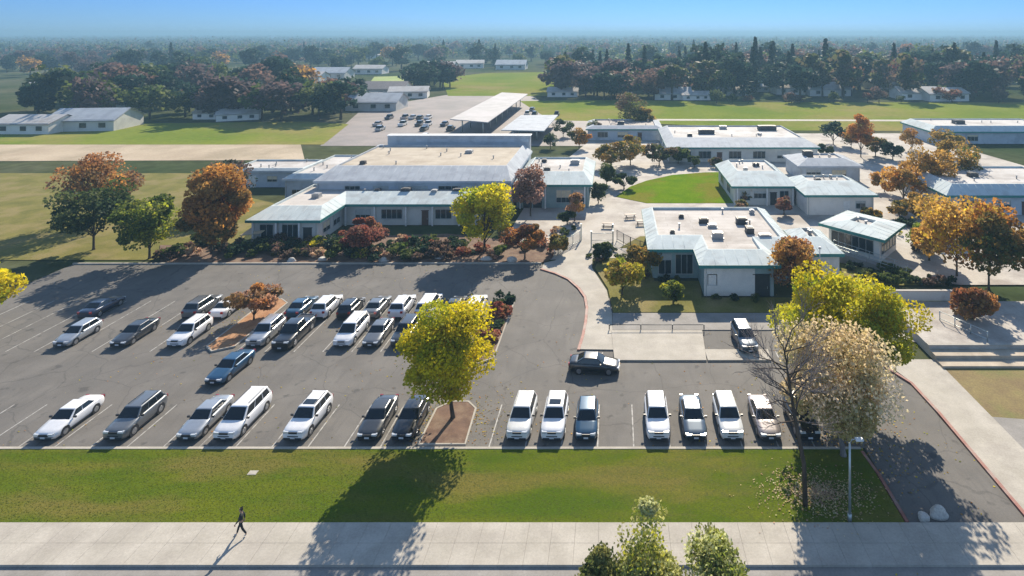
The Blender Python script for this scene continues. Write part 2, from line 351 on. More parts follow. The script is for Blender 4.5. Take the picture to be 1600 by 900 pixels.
# far surfaces
sheet('grass_field', [(-160, 84), (-57, 84), (-57, 90), (-64, 112), (-82, 122), (-82, 136), (-190, 136)], .02, M['lawn2'])
sheet('dirt_field', [P(-60, 252), P(-60, 226), P(470, 226), P(476, 250)], .02, M['dirt'])
sheet('grass_field', [P(-60, 226), P(-60, 196), P(480, 190), P(545, 194), P(505, 226)], .03, M['field'])
sheet('far_parking_lot', [P(500, 228), P(560, 176), P(640, 158), P(700, 148), P(832, 150), P(872, 178), P(1010, 200), P(1010, 228)], .02, M['asphalt_far'])
sheet('sports_field', [P(700, 150), P(690, 122), P(760, 114), P(880, 112), P(900, 150)], .03, M['field'])
sheet('sports_field', [P(812, 158), P(960, 156), P(1200, 160), P(1680, 160), P(1680, 206), P(1240, 204), P(960, 190), P(860, 188)], .03, M['field'])
sheet('field_path', [P(1010, 186), P(1680, 188), P(1680, 190.5), P(1010, 188.5)], .05, M['concrete'])
sheet('sports_field', [P(570, 138), P(585, 120), P(655, 118), P(640, 138)], .03, M['fieldpale'])

# ------------------------------------------------------------------ buildings
def frame_matrix(p0, p1):
    d = (Vector(p1) - Vector(p0)).normalized()
    return Matrix(((d.x, d.y, 0, p0[0]), (d.y, -d.x, 0, p0[1]), (0, 0, 1, 0), (0, 0, 0, 1)))   # columns: along, outward, up
def add_window(root, mt, u, wd, z0, h, mull=1, fm='frame'):
    f = MB(); t = .09
    f.box((u + wd / 2, .03, z0 - t / 2), (wd + 2 * t, .12, t), 0, mt); f.box((u + wd / 2, .03, z0 + h + t / 2), (wd + 2 * t, .10, t), 0, mt)
    for q in (u - t / 2, u + wd + t / 2): f.box((q, .03, z0 + h / 2), (t, .10, h), 0, mt)
    for k in range(1, mull + 1): f.box((u + wd * k / (mull + 1), .03, z0 + h / 2), (.06, .08, h), 0, mt)
    o = f.build('window', M[fm], root)
    p = MB(); p.box((u + wd / 2, .01, z0 + h / 2), (wd, .03, h), 0, mt); p.build('pane', M['pane'], o)
    if random.random() < .45:
        hb = h * random.choice([.3, .45, .6]); k = MB(); k.box((u + wd * .5, .014, z0 + h - hb / 2), (wd - .02, .034, hb), 0, mt); k.build('blind', M['cream' if random.random() < .4 else 'frame'], o)
def add_door(root, mt, u, wd, h, m='brown'):
    f = MB(); f.box((u + wd / 2, .02, h / 2), (wd, .08, h), 0, mt); f.box((u + wd / 2, .05, h + .05), (wd + .2, .10, .1), 0, mt)
    o = f.build('door', M[m], root); k = MB(); k.box((u + wd * .85, .09, 1.05), (.05, .06, .3), 0, mt); k.build('handle', M['steel'], o)
def building(name, label, pts, eave, top, inset=1.1, over=.7, wm='wall', mm='mansard', rm='roof', openings=(), vents=(), posts=(), front=None, fascia='teal', group='pale school buildings with teal trim', cat='school building', extra=None):
    pts = ccw(pts); ox = sum(p[0] for p in pts) / len(pts); oy = min(p[1] for p in pts)
    pts = [(x - ox, y - oy) for x, y in pts]; n_ = len(pts)
    root = thing(name, label, cat, (ox, oy, .04), 0, group)
    w_ = MB()
    for i in range(n_):
        a, b_ = pts[i], pts[(i + 1) % n_]; w_.face([(*a, 0), (*b_, 0), (*b_, eave + .3), (*a, eave + .3)])
    w_.build('wall', M[wm], root)
    ds = []
    for i in range(n_):
        e = Vector(pts[(i + 1) % n_]) - Vector(pts[i]); ds.append(-(front or inset) if -e.normalized().x < -.6 else -inset)
    o1, o2, o3 = offset(pts, over), offset_each(pts, ds), offset_each(pts, [q - .18 for q in ds])
    s = MB(); fz = eave + .38
    o1b = offset(pts, over - .03)
    for i in range(n_):
        j = (i + 1) % n_
        s.face([(*o1b[i], fz), (*o1b[j], fz), (*o2[j], top), (*o2[i], top)])
        s.face([(*o2[i], top), (*o2[j], top), (*o3[j], top), (*o3[i], top)])
        s.face([(*o3[i], top), (*o3[j], top), (*o3[j], top - .4), (*o3[i], top - .4)])
    for i in range(n_):
        j = (i + 1) % n_; a0, a1, b0, b1 = Vector((*o1b[i], fz)), Vector((*o1b[j], fz)), Vector((*o2[i], top)), Vector((*o2[j], top)); d = (a1 - a0).normalized()
        L = (a1 - a0).length; t0_, t1_ = (b0 - a0).dot(d), (b1 - a0).dot(d); k = .6
        while k < L - .3:
            f = 1.0 if min(t0_, L) <= k <= t1_ else (k / t0_ if k < t0_ else (L - k) / max(.01, L - t1_)); f = max(0, min(1, f))
            if f > .1 and t1_ > t0_:
                foot = a0 + d * k; up = (b0 - a0) - d * t0_; s.tube([foot + Vector((0, 0, .01)), foot + up * f + Vector((0, 0, .004))], .014, 4)
            k += 1.4
    roof = s.build('roof_slope', M[mm], root)
    xs_, ys_ = [p[0] for p in o3], [p[1] for p in o3]
    for k in range(5 if top < 7 else 9):
        px_, py_ = random.uniform(min(xs_) + .8, max(xs_) - .8), random.uniform(min(ys_) + .8, max(ys_) - .8)
        ins = sum(((o3[i][1] > py_) != (o3[(i + 1) % n_][1] > py_)) and px_ < (o3[(i + 1) % n_][0] - o3[i][0]) * (py_ - o3[i][1]) / (o3[(i + 1) % n_][1] - o3[i][1] + 1e-9) + o3[i][0] for i in range(n_)) % 2
        if ins:
            q = MB(); q.cyl((px_, py_, top - .35 + .3), .11, .6, 8); q.cyl((px_, py_, top + .28), .19, .08, 8); q.build('roof_vent', M['hvac'], root)
    for i in range(n_):                                            # downpipes on the long fronts
        e = Vector(pts[(i + 1) % n_]) - Vector(pts[i])
        if -e.normalized().x < -.6 and e.length > 8:
            mt = frame_matrix(pts[i], pts[(i + 1) % n_])
            for u in (.25, e.length - .25): q = MB(); q.box((u, .06, eave / 2), (.1, .1, eave), 0, mt); q.build('downpipe', M['frame'], root)
    d = MB(); d.face([(*p, top - .35) for p in o3]); d.build('roof', M[rm], root)
    f = MB()
    for i in range(n_):
        j = (i + 1) % n_
        f.face([(*o1[i], eave), (*o1[j], eave), (*o1[j], fz + .03), (*o1[i], fz + .03)])
        f.face([(*o1[i], fz + .03), (*o1[j], fz + .03), (*o1b[j], fz + .03), (*o1b[i], fz + .03)])
        f.face([(*offset(pts, -.02)[i], eave), (*offset(pts, -.02)[j], eave), (*o1[j], eave), (*o1[i], eave)])
    f.build('fascia', M[fascia], root)
    for op in openings:
        e, kind, u, wd, z0, h = op[:6]; mt = frame_matrix(pts[e], pts[(e + 1) % n_])
        if kind == 'w': add_window(root, mt, u, wd, z0, h, op[6] if len(op) > 6 else max(1, int(wd / 1.2)))
        else: add_door(root, mt, u, wd, h, op[6] if len(op) > 6 else 'brown')
    for (e, u, out) in posts:
        mt = frame_matrix(pts[e], pts[(e + 1) % n_]); q = MB(); q.box((u, out, eave / 2), (.22, .22, eave), 0, mt); q.build('post', M['white'], root)
    for k, (x, y, sx, sy, h) in enumerate(vents):
        q = MB(); q.box((x - ox, y - oy, top - .35 + h / 2 + .08), (sx, sy, h)); q.box((x - ox, y - oy, top - .35 + h + .1), (sx * .7, sy * .7, .1))
        q.box((x - ox, y - oy, top - .3), (sx * 1.15, sy * 1.15, .1)); q.build('roof_unit', M['darkhvac' if k % 2 == 0 else 'hvac'], root)
    if extra: extra(root, ox, oy)
    return root
# left front L-shaped building
building('classroom_building', 'L-shaped classroom block with pale sloped roof edge behind the red-leaved tree and planter shrubs',
         [(-55.2, 90.7), (-45.2, 90.7), (-45.2, 99.2), (-22.5, 99.2), (-22.5, 106.4), (-45.2, 106.4), (-45.2, 108.4), (-55.2, 108.4)], 3.25, 4.75, 1.0, front=3.3,
         openings=[(0, 'w', 1.2, 2.0, .5, 2.3), (0, 'w', 4.6, 2.4, .5, 2.3, 2), (0, 'd', 7.8, 1.3, 0, 2.3, 'darksteel'), (1, 'w', 1.6, 2.2, 1, 1.5), (1, 'w', 5, 2.2, 1, 1.5),
                   (2, 'w', 2.1, 2.4, 1.1, 1.5, 2), (2, 'w', 6.4, 3.4, 1.1, 1.5, 3), (2, 'd', 13.1, 1.1, 0, 2.4), (2, 'w', 15.4, 2.6, 1.1, 1.5), (2, 'w', 19.3, 2.4, 1.1, 1.5)],
         posts=[(0, .35, .45), (0, 3.9, .45), (0, 7.4, .45), (2, .6, .45), (2, 5.4, .45), (2, 10.6, .45), (2, 15, .45), (2, 19.4, .45)],
         vents=[(-36, 103, 1.6, 1.2, .7), (-31, 102.6, 1.0, 1.0, .5), (-41, 103.2, .9, .9, .5), (-50, 100, 1.2, 1.2, .6), (-27, 103, 1.8, 1, .6)])
def gym_extra(root, ox, oy):
    q = MB(); q.box((-34.5 - ox, 132.9 - oy, 4.6), (31.5, 2.0, 9.2)); u = q.build('upper_wall', M['mansard_grey'], root)
    q = MB(); q.box((-34.5 - ox, 132.9 - oy, 9.27), (32.0, 2.3, .14)); q.build('coping', M['white'], u)
    q = MB(); q.box((-31.5 - ox, 131.87 - oy, 8.2), (25, .1, .6)); q.build('clerestory_band', M['wall_blue'], u)
building('gymnasium', 'tall wide gymnasium with pale tan flat roof and blue-grey sides, largest building in the photo',
         rect(-52.5, -18.6, 105.0, 131), 5.6, 7.6, 1.2, .5, 'wall_blue', 'mansard_grey', 'roof_tan', cat='gymnasium', group='', front=4.6,
         openings=[(0, 'w', 5, 2.6, 3.7, 1.3), (0, 'w', 10, 2.6, 3.7, 1.3), (0, 'w', 14.5, 5, 3.7, 1.3, 4), (0, 'w', 21.5, 3.4, 3.7, 1.3, 2), (0, 'w', 27.5, 2.6, 3.7, 1.3), (0, 'd', 31, 1.6, 0, 2.4)],
         vents=[(-47.5, 112.5, 1.0, .8, .5), (-30, 123, 1.4, 1.4, .5)], extra=gym_extra, fascia='wall_blue')
building('gymnasium_annex', 'low pale annex hugging the left side of the big gymnasium', rect(-62, -53.4, 112, 131), 4.2, 5.4, .9, .4, 'wall_blue', 'mansard', 'roof_white',
         openings=[(0, 'w', 1.4, 2.4, 1.2, 1.3), (0, 'd', 5.5, 1.4, 0, 2.3)], fascia='wall_blue')
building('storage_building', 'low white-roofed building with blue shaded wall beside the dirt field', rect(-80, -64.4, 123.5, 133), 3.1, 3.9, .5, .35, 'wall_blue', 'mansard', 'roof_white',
         openings=[(0, 'd', 3, 2.6, 0, 2.3, 'white'), (0, 'w', 8, 2, 1.2, 1.1), (0, 'w', 12, 2, 1.2, 1.1)], fascia='wall_blue')
building('library_building', 'white-roofed block with teal shaded front behind the pink-brown tree, beside the gymnasium',
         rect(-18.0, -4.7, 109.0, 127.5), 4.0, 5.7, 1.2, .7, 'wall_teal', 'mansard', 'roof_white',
         openings=[(0, 'w', 7.4, 2.6, 1.0, 2.2, 2), (0, 'w', 10.6, 2.0, 1.0, 2.2), (0, 'd', 1.3, 1.6, 0, 2.7, 'darksteel'), (0, 'd', 3.1, 1.6, 0, 2.7, 'darksteel'), (1, 'w', 3, 4, 1, 1.8, 3), (1, 'w', 10, 4, 1, 1.8, 3)],
         front=4.2, posts=[(0, .8, .45), (0, 5.4, .45), (0, 12.6, .45)], vents=[(-13, 115, 1.2, 1, .6), (-8, 121, 1.8, 1.2, .8), (-14.5, 123, 1, 1, .5)])
building('classroom_building', 'long classroom block at the back right with white roof and grey sloped front',
         rect(13.5, 50.5, 148, 176), 3.3, 5.0, 1.8, .6, 'wall', 'mansard_grey', 'roof_white', front=6,
         openings=[(0, 'w', 2.5, 3, .9, 1.7, 2), (0, 'w', 7.5, 3, .9, 1.7, 2), (0, 'd', 12, 1.3, 0, 2.3), (0, 'w', 15, 3, .9, 1.7), (0, 'w', 21, 3, .9, 1.7), (0, 'w', 27, 3, .9, 1.7), (3, 'w', 4, 3, .9, 1.7), (3, 'w', 12, 3, .9, 1.7)],
         vents=[(25, 162, 4.2, 2, 1.1), (31, 170, 2, 1.4, .8), (43, 168, 5, 2, 1.2), (39, 160, 1, 1, .5), (20, 158, 1.2, 1.2, .6)])
building('classroom_building', 'square classroom block with blue sloped front right of the courtyard lawn',
         rect(22.4, 33.5, 110.8, 128), 3.25, 5.1, 1.6, .7, 'wall', 'mansard', 'roof_white', front=5.4,
         openings=[(0, 'w', 1, 1.8, .9, 1.7), (0, 'w', 3.6, 2.2, 1.3, 1.2, 2), (0, 'd', 6.6, 1.2, 0, 2.3, 'darksteel'), (0, 'w', 8.4, 1.6, .9, 1.7), (3, 'w', 3, 3, .9, 1.7), (3, 'w', 10, 3, .9, 1.7)],
         posts=[(0, .4, .45), (0, 5.9, .45), (0, 10.7, .45)], vents=[(29, 122, 1.2, 1, .6), (26, 118, .8, .8, .5)])
building('classroom_building', 'grey low-roofed block set behind between two pale blocks at right',
         rect(40, 53, 128.5, 139), 3.0, 4.5, 2.6, .6, 'wall_blue', 'mansard_grey', 'mansard' and 'roof', openings=[(0, 'w', 1.5, 3, .9, 1.5), (0, 'w', 7, 3, .9, 1.5)], fascia='wall_blue',
         vents=[(43.5, 134, 2.0, 1.6, 1.3)])
building('classroom_building', 'pale block with dark eave line and plain light front wall at right of the courtyard',
         rect(33.9, 45.6, 104.7, 116), 3.25, 4.8, 1.8, .6, 'wall_light', 'mansard', 'roof_white', front=5, openings=[(0, 'w', 8.6, 1.6, 1.2, 1.2), (0, 'd', 6.4, 1.1, 0, 2.3, 'white'), (3, 'w', 2, 3, 1, 1.5)],
         vents=[(38, 111, .8, .8, .4)])
building('office_building', 'large front office block with pale gravel roof, roof units and stepped eaves',
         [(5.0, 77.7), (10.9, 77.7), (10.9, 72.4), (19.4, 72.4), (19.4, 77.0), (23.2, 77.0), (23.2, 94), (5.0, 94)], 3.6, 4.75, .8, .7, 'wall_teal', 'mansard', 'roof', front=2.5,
         openings=[(0, 'w', .8, 1.6, .6, 2.5, 1), (0, 'w', 3.0, 2.2, .6, 2.5, 2), (2, 'w', .5, 1.0, 1.4, 1.2, 1), (2, 'd', 6.0, 2.0, 0, 2.6, 'darksteel'), (4, 'w', 1, 2.6, 1, 1.8, 2), (7, 'w', 3, 3, 1, 1.8, 2), (7, 'w', 9, 3, 1, 1.8, 2)],
         vents=[(13.0, 86.6, 1.3, 1.0, .6), (13.9, 84.6, 1.2, .9, .35), (18.4, 86.2, 1.5, 1.2, .8), (13.9, 80.2, 1.4, 1, .7), (18.7, 82.4, 1.0, 1.5, .7), (20.2, 80, 1.6, .9, .5), (10, 89, .7, .7, .4), (21, 91, .7, .7, .5), (8, 82, .6, .6, .35)],
         extra=lambda r, ox, oy: (lambda q: (q.box((14.0 - ox, 72.36 - oy, 1.9), (6.15, .08, 3.7)), q.build('front_panel', M['wall_light'], r)))(MB()))
building('office_wing', 'narrow pale wing with dark eave just right of the front office block', rect(24.6, 28.8, 76.2, 84.5), 3.5, 4.8, 1.3, .5, 'wall_light', 'mansard', 'roof_white', front=3.2,
         openings=[(0, 'w', .9, .9, .8, 2.0, 1), (1, 'w', 2, 3, 1, 1.6, 2)])
# skewed pavilion
building('pavilion', 'small skewed pavilion with pale roof, dark eaves and strip windows above the ramp',
         [(36.8, 82.6), (41.6, 87.9), (37.0, 93.2), (31.8, 88.3)], 3.4, 4.3, 2.0, 1.1, 'wall_light', 'mansard', 'roof_white', cat='pavilion', group='',
         openings=[(3, 'w', .5, 6.2, 1.0, 1.9, 5), (0, 'w', .6, 6.0, 1.0, 1.9, 4)])
building('classroom_building', 'pale block with blue shaded corner at the right edge, among orange trees', rect(58.6, 84, 104.6, 122), 3.2, 5.1, 1.6, .6, 'wall_blue', 'mansard', 'roof_white',
         openings=[(0, 'w', 2, 3, .9, 1.7), (0, 'w', 8, 3, .9, 1.7), (0, 'd', 13, 1.2, 0, 2.3), (3, 'w', 3, 3, .9, 1.7)], vents=[(68, 113, 1.6, 1.2, .7)])
building('classroom_building', 'distant pale block beyond the orange trees by the field path', rect(92, 130, 172, 190), 3.2, 5.0, 1.6, .6, 'wall_blue', 'mansard', 'roof_white',
         openings=[(0, 'w', 3, 3, .9, 1.7), (0, 'w', 10, 3, .9, 1.7)], vents=[(104, 180, 3, 2, 1)])
building('utility_building', 'dark purple-roofed low building in front of the brown field tree', rect(-8, 14, 178, 194), 3.0, 4.2, 1.5, .6, 'wall_blue', 'mansard_grey', 'mansard_grey' and 'asphalt_far',
         openings=[(0, 'w', 3, 3, .9, 1.5), (0, 'w', 9, 3, .9, 1.5), (0, 'd', 15, 1.2, 0, 2.2)], cat='building', group='', vents=[(2, 184, 2, 1.4, .8)])
# long canopy over the far lot
def canopy(label, pts, zl, zr, m, cols, group=None):
    c = [Vector(p) for p in pts]                                   # near-left, near-right, far-right, far-left
    root = thing('parking_canopy', label, 'canopy', ((c[0].x + c[1].x) / 2, c[0].y, .03), 0, group); o = Vector((root.location.x, root.location.y))
    q = MB(); zz = (zl, zr, zr, zl)
    top = [(*(p - o), z) for p, z in zip(c, zz)]; bot = [(x, y, z - .25) for x, y, z in top]
    q.face(top); q.face(bot[::-1])
    for i in range(4): q.face([bot[i], bot[(i + 1) % 4], top[(i + 1) % 4], top[i]])
    q.build('roof_panel', m, root)
    for k in range(cols):
        t = (k + .5) / cols
        for sx, z in ((.22, zl), (.78, zr)):
            p = (c[0].lerp(c[3], t)).lerp(c[1].lerp(c[2], t), sx) - o
            s = MB(); s.cyl((p.x, p.y, (z - .1) / 2), .2, z - .2, 8); s.build('column', M['steel'], root)
canopy('long white parking canopy standing in the far parking lot', [P(703, 186, 5), P(762, 192, 5), P(825, 146, 5.4), P(784, 143, 5.4)], 5.0, 5.2, M['solar'], 8)
canopy('lower greyish parking canopy right of the long white one', [P(783, 203, 3.5), P(850, 205, 3.5), P(872, 180, 3.5), P(814, 180, 3.5)], 3.5, 3.6, M['mansard_grey'], 4)
# cream awning at the left end of the front building
root = thing('entrance_awning', 'pale cream sloping awning at the left end of the front classroom block', 'awning', (*P(405, 380), .1))
q = MB()
for a in [[(-2.6, -.6, 1.3), (.6, -.6, 1.7), (2.0, 2.0, 2.9), (-1.0, 2.0, 2.6)]]:
    q.face(a); q.face([(x, y, z - .12) for x, y, z in a][::-1])
    for i in range(4):
        u, v2 = a[i], a[(i + 1) % 4]; q.face([(u[0], u[1], u[2] - .12), (v2[0], v2[1], v2[2] - .12), v2, u])
q.build('awning_roof', M['cream'], root)
for px, py, pz in ((-2.4, -.5, 1.2), (.5, -.5, 1.6), (1.8, 1.9, 2.75), (-.9, 1.9, 2.5)):
    q = MB(); q.cyl((px, py, pz / 2), .06, pz, 8); q.build('post', M['steel'], root)

# ------------------------------------------------------------------ walls, fences, gate, steps, ramp
def rail_fence(name, label, pts, h, m, step=2.2, cat='fence', pickets=0, base=.1, rails=2):
    root = thing(name, label, cat, (*pts[0], base)); o = Vector(pts[0]); q = MB()
    for a, b_ in zip(pts[:-1], pts[1:]):
        a, b_ = Vector(a) - o, Vector(b_) - o; L = (b_ - a).length; n_ = max(1, round(L / step))
        for k in range(rails):
            z = h - .05 - k * (h - .25) / max(1, rails - 1 or 1); q.tube([(*a, z), (*b_, z)], .035, 6)
        for k in range(int(L * pickets)):
            p = a.lerp(b_, (k + .5) / (L * pickets)); q.box((p.x, p.y, h / 2), (.03, .03, h - .1))
        for k in range(n_ + 1):
            p = a.lerp(b_, k / n_); s = MB(); s.cyl((p.x, p.y, h / 2), .055, h, 8); s.build('post', m, root)
    q.build('rail', m, root); return root
rail_fence('low_railing', 'thin dark railing along the back edge of the raised concrete pad', [P(952, 517), P(1100, 517)], .55, M['darksteel'], 4.0, 'railing', base=.16, rails=1)
def gate():
    a = P(908, 377); root = thing('entrance_gate', 'open steel entrance gate across the pale walkway between the two school blocks', 'gate', (*a, .12))
    for dx, dy in ((0, 0), (1.7, -3.4), (4.9, -3.2), (4.9, -.2)):
        q = MB(); q.box((dx, dy, 1.25), (.18, .18, 2.5)); q.box((dx, dy, 2.54), (.26, .26, .08)); q.build('post', M['steel'], root)
    for (x0, y0, x1, y1) in ((1.7, -3.4, 4.9, -3.2), (4.9, -3.2, 4.9, -.2)):
        q = MB(); A, B = Vector((x0, y0, 0)), Vector((x1, y1, 0)); L = (B - A).length
        for z in (.2, 1.2, 2.2): q.tube([A + Vector((0, 0, z)), B + Vector((0, 0, z))], .035, 6)
        for k in range(int(L / .16)): p = A.lerp(B, (k + .5) / int(L / .16)); q.box((p.x, p.y, 1.2), (.025, .025, 2.0))
        q.build('gate_leaf', M['steel'], root)
gate()
rail_fence('picket_fence', 'steel picket fence running from the planter to the left gate post', [P(866, 404), P(884, 390), P(906, 378)], 1.6, M['steel'], 2.4, pickets=5)
rail_fence('picket_fence', 'steel picket fence from the right gate post to the corner of the front office block', [P(964, 376), P(985, 388), P(1016, 400)], 1.6, M['darksteel'], 2.4, pickets=5)
def block_wall(label, p0, p1, h, th, m, base=.08, cap=True, cat='wall'):
    a, b_ = Vector(p0), Vector(p1); mid = (a + b_) / 2; d = b_ - a
    root = thing('low_wall', label, cat, (mid.x, mid.y, base), math.atan2(d.y, d.x)); L = d.length
    q = MB(); q.box((0, 0, h / 2), (L, th, h)); 
    q.build('wall_body', m, root)
    q = MB(); q.box((0, 0, h + .05), (L + .08, th + .1, .1)); q.build('coping', M['plaza'], root)
block_wall('long low grey wall below the hedge in front of the right plaza', P(1382, 470), P(1495, 470), 1.1, .35, M['wall'])
block_wall('short low wall left of the hedge behind the big yellow tree', P(1290, 468), P(1370, 468), .9, .35, M['wall_light'])
# stepped concrete terrace at the right
root = thing('concrete_terrace', 'pale stepped concrete terrace at the right edge above the red kerb', 'terrace', (33.5, 56.4, .0))
for k, (y0, y1, z) in enumerate(((2.75, 9.5, .96), (1.5, 2.75, .64), (.25, 1.5, .32))):
    q = MB(); q.box((4.5, (y0 + y1) / 2, z / 2), (13.5, y1 - y0 - .004, z)); q.build('step', M['plaza'] if k == 0 else M['tan'], root)
q = MB(); q.box((4.5, 2.95, 1.0), (13.6, .45, .08)); q.build('coping', M['concrete'], root)
rail_fence('handrail', 'thin steel handrail crossing the top of the stepped terrace', [(35.2, 64.4), (37.6, 60.0)], 1.0, M['steel'], 1.6, 'railing', base=.96)
# ramp under the pavilion
root = thing('access_ramp', 'grey sloping access ramp with kerbs below the skewed pavilion', 'ramp', (31, 82, .1))
q = MB(); a = [(-.6, 1.4, 1.5), (7.5, -3.6, .05), (8.3, -2.2, .05), (.2, 2.8, 1.5)]
q.face(a); q.face([(a[0][0], a[0][1], 0), (a[1][0], a[1][1], 0), a[1], a[0]]); q.face([(a[2][0], a[2][1], 0), (a[3][0], a[3][1], 0), a[3], a[2]]); q.face([(a[3][0], a[3][1], 0), (a[0][0], a[0][1], 0), a[0], a[3]])
q.build('ramp_deck', M['concrete_grey'], root)
for i, j in ((0, 1), (3, 2)):
    q = MB()
    for z in (.5, .95): q.tube([Vector(a[i]) + Vector((0, 0, z)), Vector(a[j]) + Vector((0, 0, z))], .035, 6)
    for k in range(7): p = Vector(a[i]).lerp(Vector(a[j]), k / 6); q.tube([p, p + Vector((0, 0, .97))], .035, 6)
    q.build('handrail', M['steel'], root)
# picnic tables on the pale plaza
def picnic_table():
    root = thing('picnic_table', 'dark picnic table nearest the courtyard lawn on the pale plaza', 'table', (0, 0, .06), 0, 'picnic tables on the pale plaza')
    q = MB(); q.box((0, 0, .74), (1.9, .8, .06)); q.build('tabletop', M['brown'], root)
    for s in (-1, 1):
        q = MB(); q.box((0, s * .72, .44), (1.9, .28, .05)); q.build('bench', M['brown'], root)
        q = MB(); q.tube([(s * .7, -.62, 0), (s * .7, .2, .7)], .05, 6); q.tube([(s * .7, .62, 0), (s * .7, -.2, .7)], .05, 6); q.box((s * .7, 0, .4), (.06, 1.6, .06)); q.build('leg', M['darksteel'], root)
    return root
def copy_tree(o, parent=None):
    c = o.copy(); COL.objects.link(c); c.parent = parent
    for ch in list(o.children): copy_tree(ch, c)
    return c
t0 = picnic_table()
for i, ((px, py), rz, lab) in enumerate((((985, 342), .2, None), ((950, 356), -.1, 'dark picnic table nearest the entrance gate on the pale plaza'), ((1003, 352), .1, 'dark picnic table close to the front office block corner'))):
    t = t0 if i == 0 else copy_tree(t0)
    x, y = P(px, py); t.location = (x, y, .06); t.rotation_euler.z = rz
    if lab: t['label'] = lab
# street lamp in the lawn
root = thing('street_lamp', 'slim pale grey lamp post on the lawn edge under the big tan tree', 'street lamp', (15.4, 38.95, .1))
q = MB(); q.cyl((0, 0, .25), .14, .5, 10); q.build('base', M['steel'], root)
q = MB(); q.tube([(0, 0, .3), (0, 0, 5.1)], [.1, .065], 10); q.build('pole', M['steel'], root)
q = MB(); q.tube([(0, 0, 5.05), (.15, 0, 5.3), (.45, 0, 5.35)], .04, 8); q.build('arm', M['steel'], root)
q = MB(); q.box((.62, 0, 5.33), (.5, .26, .12)); q.box((.62, 0, 5.26), (.4, .2, .04)); q.build('lamp_head', M['white'], root)
# thin light pole behind the yellow tree
root = thing('lamp_post', 'thin white lamp post standing beside the narrow office wing', 'street lamp', (*P(1281, 452), .1))
q = MB(); q.tube([(0, 0, 0), (0, 0, 5.0)], [.08, .05], 8); q.build('pole', M['white'], root)
q = MB(); q.cyl((0, 0, 5.1), .2, .25, 10, r2=.12); q.build('lamp_head', M['white'], root)
# boulder and pale cover in lawn
def boulder(name, label, loc, r, seed):
    bm = bmesh.new(); bmesh.ops.create_icosphere(bm, subdivisions=3, radius=1); rr = random.Random(seed)
    ph = [rr.uniform(0, 6) for _ in range(6)]
    for v_ in bm.verts:
        k = 1 + .13 * math.sin(3 * v_.co.x + ph[0]) + .12 * math.sin(4 * v_.co.y + ph[1]) + .1 * math.sin(5 * v_.co.z + ph[2])
        v_.co = Vector((v_.co.x * r[0], v_.co.y * r[1], max(v_.co.z * r[2], -.15))) * k
    me = bpy.data.meshes.new(name); bm.to_mesh(me); bm.free(); me.materials.append(M['rock'])
    o = link(name, me, None, loc); tag(o, label, 'rock'); return o
boulder('boulder', 'large pale boulder beside the driveway mouth in the tree shade', (*P(1466, 806), .15), (.62, .4, .5), 3)
boulder('boulder', 'smaller grey boulder just left of the large pale one by the driveway', (*P(1444, 812), .15), (.36, .3, .28), 5)
q = MB(); q.box((0, 0, .008), (.62, .42, .03)); q.box((0, 0, .026), (.5, .3, .012)); o = q.build('utility_cover', M['concrete'], None, (*P(395, 741), .10)); tag(o, 'small flat pale utility cover lying in the dry left part of the lawn', 'utility cover')

# ------------------------------------------------------------------ vegetation
def quads_mesh(name, centres, size, cols, flat=.0, mats=None):
    """leaf-sized cards, randomly turned"""
    n_ = len(centres); nrm = rng.normal(size=(n_, 3)); nrm[:, 2] += flat * np.sign(rng.normal(size=n_) + .6); nrm /= np.linalg.norm(nrm, axis=1)[:, None]
    t = rng.normal(size=(n_, 3)); a = np.cross(nrm, t); a /= np.linalg.norm(a, axis=1)[:, None] + 1e-9; b_ = np.cross(nrm, a)
    s = (size * rng.uniform(.6, 1.3, n_))[:, None] * .5; el = rng.uniform(.55, .9, n_)[:, None]
    vs = np.stack([centres - a * s, centres + b_ * s * el, centres + a * s, centres - b_ * s * el], 1).reshape(-1, 3)
    return vs, np.repeat(cols, 4, 0)
def card_mesh(name, vs, cols, mats, extra=None):
    """one mesh of cards plus (optionally) tubes from an MB"""
    n_ = len(vs) // 4; ev = extra.v if extra else []; ef = extra.f if extra else []
    me = bpy.data.meshes.new(name)
    fl = [tuple(range(4 * i, 4 * i + 4)) for i in range(n_)] + [tuple(q + 4 * n_ for q in f) for f in ef]
    me.from_pydata([tuple(p) for p in vs] + ev, [], fl)
    at = me.color_attributes.new('leaf_colour', 'FLOAT_COLOR', 'POINT')
    c = np.ones((len(vs) + len(ev), 4), 'f'); c[:len(vs), :3] = cols; at.data.foreach_set('color', c.ravel())
    for m_ in mats: me.materials.append(m_)
    if extra: me.polygons.foreach_set('material_index', [0] * n_ + [1] * len(ef))
    me.update(); return me
def palette(pal, n_):
    p = np.array(pal, 'f'); k = rng.integers(0, len(p), n_); k2 = rng.integers(0, len(p), n_); t = rng.uniform(0, 1, n_)[:, None]
    return (p[k] * t + p[k2] * (1 - t)) * rng.uniform(.75, 1.25, n_)[:, None]
def clumps(r, n_cl, kind):
    out = []
    while len(out) < n_cl:
        p = rng.uniform(-1, 1, 3); d = np.linalg.norm(p)
        if not (.45 < d < 1): continue
        if kind == 'round' and p[2] < -.75: continue
        if kind == 'vase' and (p[0] ** 2 + p[1] ** 2) ** .5 > .45 + .5 * (p[2] + 1) / 2 + .08: continue
        if kind == 'cone' and (p[0] ** 2 + p[1] ** 2) ** .5 > (1 - p[2]) * .5 + .05: continue
        out.append(p * np.array(r))
    return np.array(out)
